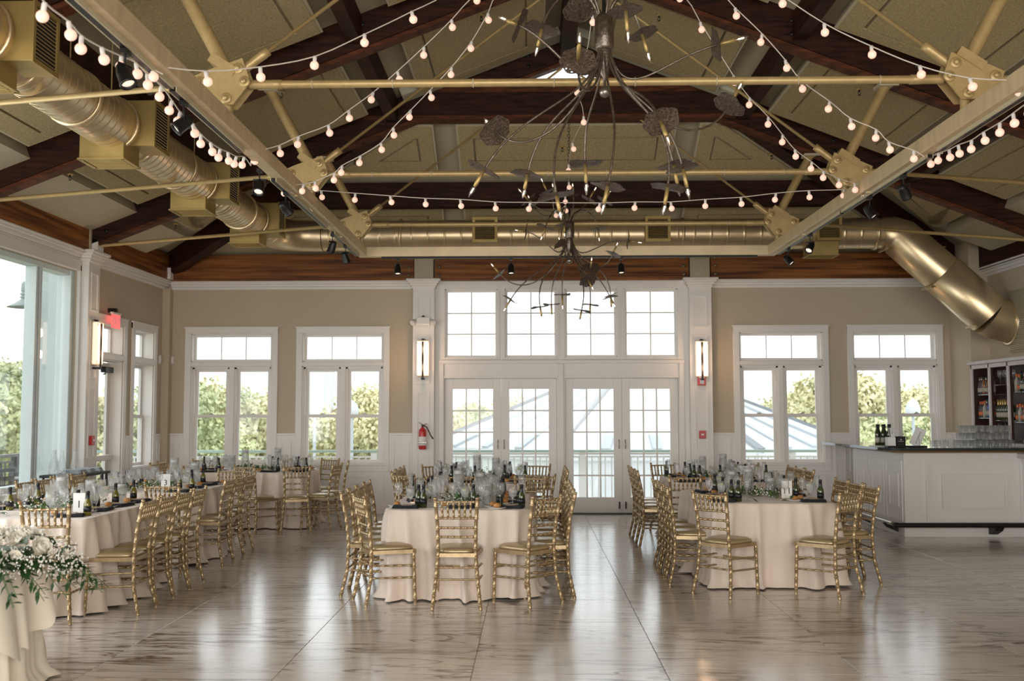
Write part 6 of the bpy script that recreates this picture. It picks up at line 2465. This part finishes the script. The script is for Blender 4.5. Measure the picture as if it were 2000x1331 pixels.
# trees
def tree_mesh(seed, m, n=9000, R_=2.6, H=7.0):
    rr = random.Random(seed)
    blobs = []
    for k in range(11):
        a, e = rr.uniform(0, 6.28), rr.uniform(-.6, 1.4)
        q_ = rr.uniform(.3, .75)
        blobs.append((Vector((R_ * q_ * math.cos(a) * math.cos(e), R_ * q_ * math.sin(a) * math.cos(e), H * .62 + H * .26 * math.sin(e))), rr.uniform(.8, 1.35)))
    mb = MB()
    for k in range(n):
        c, br = blobs[rr.randrange(len(blobs))]
        d = Vector((rr.gauss(0, 1), rr.gauss(0, 1), rr.gauss(0, 1))).normalized()
        p = c + d * br * rr.uniform(.55, 1.05)
        u = Vector((rr.gauss(0, 1), rr.gauss(0, 1), rr.gauss(0, 1))).normalized()
        v = u.cross(d)
        if v.length < .01:
            continue
        v = v.normalized()
        s = rr.uniform(.07, .15)
        mb.add([p, p + u * s + v * s * .5, p + u * 1.6 * s, p + u * s - v * s * .5], [(0, 1, 2, 3)])
    return mb.mesh('foliage', M[m]), blobs


TR = [tree_mesh(1, 'treeleaf'), tree_mesh(2, 'treeleaf2'), tree_mesh(3, 'treeleaf')]
TRK = []
for k, (fm, blobs) in enumerate(TR):
    mb = MB().sweep([(0, 0, 0), (.05, .05, 2.0), (0, 0, 4.5)], [.22, .16, .08], 8)
    for c, br in blobs:
        mb.sweep([(0.03, 0.03, 2.2), c * .6 + Vector((0, 0, 1.2)), c], [.08, .05, .02], 5)
    TRK.append(mb.mesh('trunk', M['bark']))
kinds = ['pale golden-green tree', 'green tree', 'loose yellow-green tree']
spots = []
rt_ = random.Random(3)
for (px, top, Y) in ((395, 715, 33), (450, 745, 36), (510, 765, 34), (560, 740, 40), (350, 740, 30), (630, 800, 42), (700, 735, 34), (735, 750, 38), (650, 830, 50), (890, 790, 46), (925, 780, 52), (985, 765, 42), (960, 800, 60), (1460, 800, 46), (1510, 775, 43), (1600, 715, 38), (1560, 760, 44), (1545, 785, 52), (1680, 705, 30), (1700, 760, 37), (1735, 745, 42), (1790, 735, 33), (1760, 800, 27), (1830, 745, 36), (300, 760, 34)):
    spots.append((px, top, Y, 'seen through the back windows'))
for (X, Y, H_) in ((-17, 19.5, 6.4), (-19, 24, 6.8), (-15.5, 22.0, 6.2), (-14, 26, 6.4), (-21, 30, 7.4), (-13, 30, 6.5), (-18, 35, 7.6), (-12.0, 36, 6.6), (-24, 25, 7.5)):
    k = len(spots)
    spots.append((X, H_, Y, 'left'))
WH = ['first', 'second', 'third', 'fourth', 'fifth', 'sixth', 'seventh', 'eighth', 'ninth', 'tenth', 'eleventh', 'twelfth', 'thirteenth']
for k, (a, b, Y, wh) in enumerate(spots):
    if wh == 'left':
        X, H_ = a, b
        lab = '%s %s outside the large glazed wall' % (WH[k - 25], kinds[k % 3])
    else:
        p = atY(a, b, Y)
        X, H_ = p.x, p.z + 4.0
        zone = 'leftmost window' if a < 545 else 'second window from the left' if a < 770 else 'entrance doors' if a < 1350 else 'third window from the left' if a < 1620 else 'rightmost window'
        lab = '%s beyond the %s, %s in that view' % (kinds[k % 3], zone, WH[k % 13])
    i = k % 3
    s = H_ / (7.0 * .62 + 7 * .26 + 1.1)
    t = thing('tree', lab, 'tree', (X, Y, -4.0), rt_.uniform(0, 6), 'trees outside')
    f_ = link('foliage', TR[i][0], t)
    f_['kind'] = 'stuff'
    link('trunk', TRK[i], t)
    t.scale = (s * .95, s * .95, s)
# lamp posts
for k, (px, py, Y) in enumerate(((615, 795, 24), (688, 800, 26), (1783, 798, 24), (1290, 795, 27))):
    p = atY(px, py, Y)
    t = thing('lamp_post', 'white globe street lamp outside %s' % ['the left half of the second window', 'the right half of the second window', 'the rightmost window', 'the right entrance doors'][k], 'street lamp', (p.x, Y, -4))
    MB().sweep([(0, 0, 0), (0, 0, .4), (0, 0, .42), (0, 0, p.z + 3.85)], [.08, .07, .045, .035], 8).build('post', M['tentrib'], t)
    MB().lathe([(0, 0), (.09, 0), (.16, .10), (.17, .2), (.11, .34), (.03, .40), (0, .45)], 14, (0, 0, p.z + 3.8)).build('globe', M['hazewhite'], t)
# hazy mill building far away
ml = thing('mill_building', 'hazy brick mill with a pale tower far beyond the second window', 'building', (0, 0, 0))
p0, p1 = atY(600, 745, 110), atY(690, 800, 110)
MB().box(p0.x, p1.x + 6, 110, 122, -4, p1.z).build('wall', M['brickfar'], ml)
MB().box(p0.x + .4, p0.x + 2.6, 109.5, 112, -4, p0.z + 1.2).build('tower', M['hazewhite'], ml)
MB().lathe([(1.2, 0), (1.1, .8), (.5, 1.6), (0, 2.2)], 12, (p0.x + 1.5, 110.7, p0.z + 1.2)).build('dome', M['hazewhite'], ml)
wm = MB().box(0, .7, 0, .1, 0, 1.1).mesh('window', M['darkglass'])
for i in range(7):
    for j in range(3):
        link('window', wm, ml, (p0.x + 3.2 + i * 1.25, 109.95, p1.z - 2 - j * 1.9))
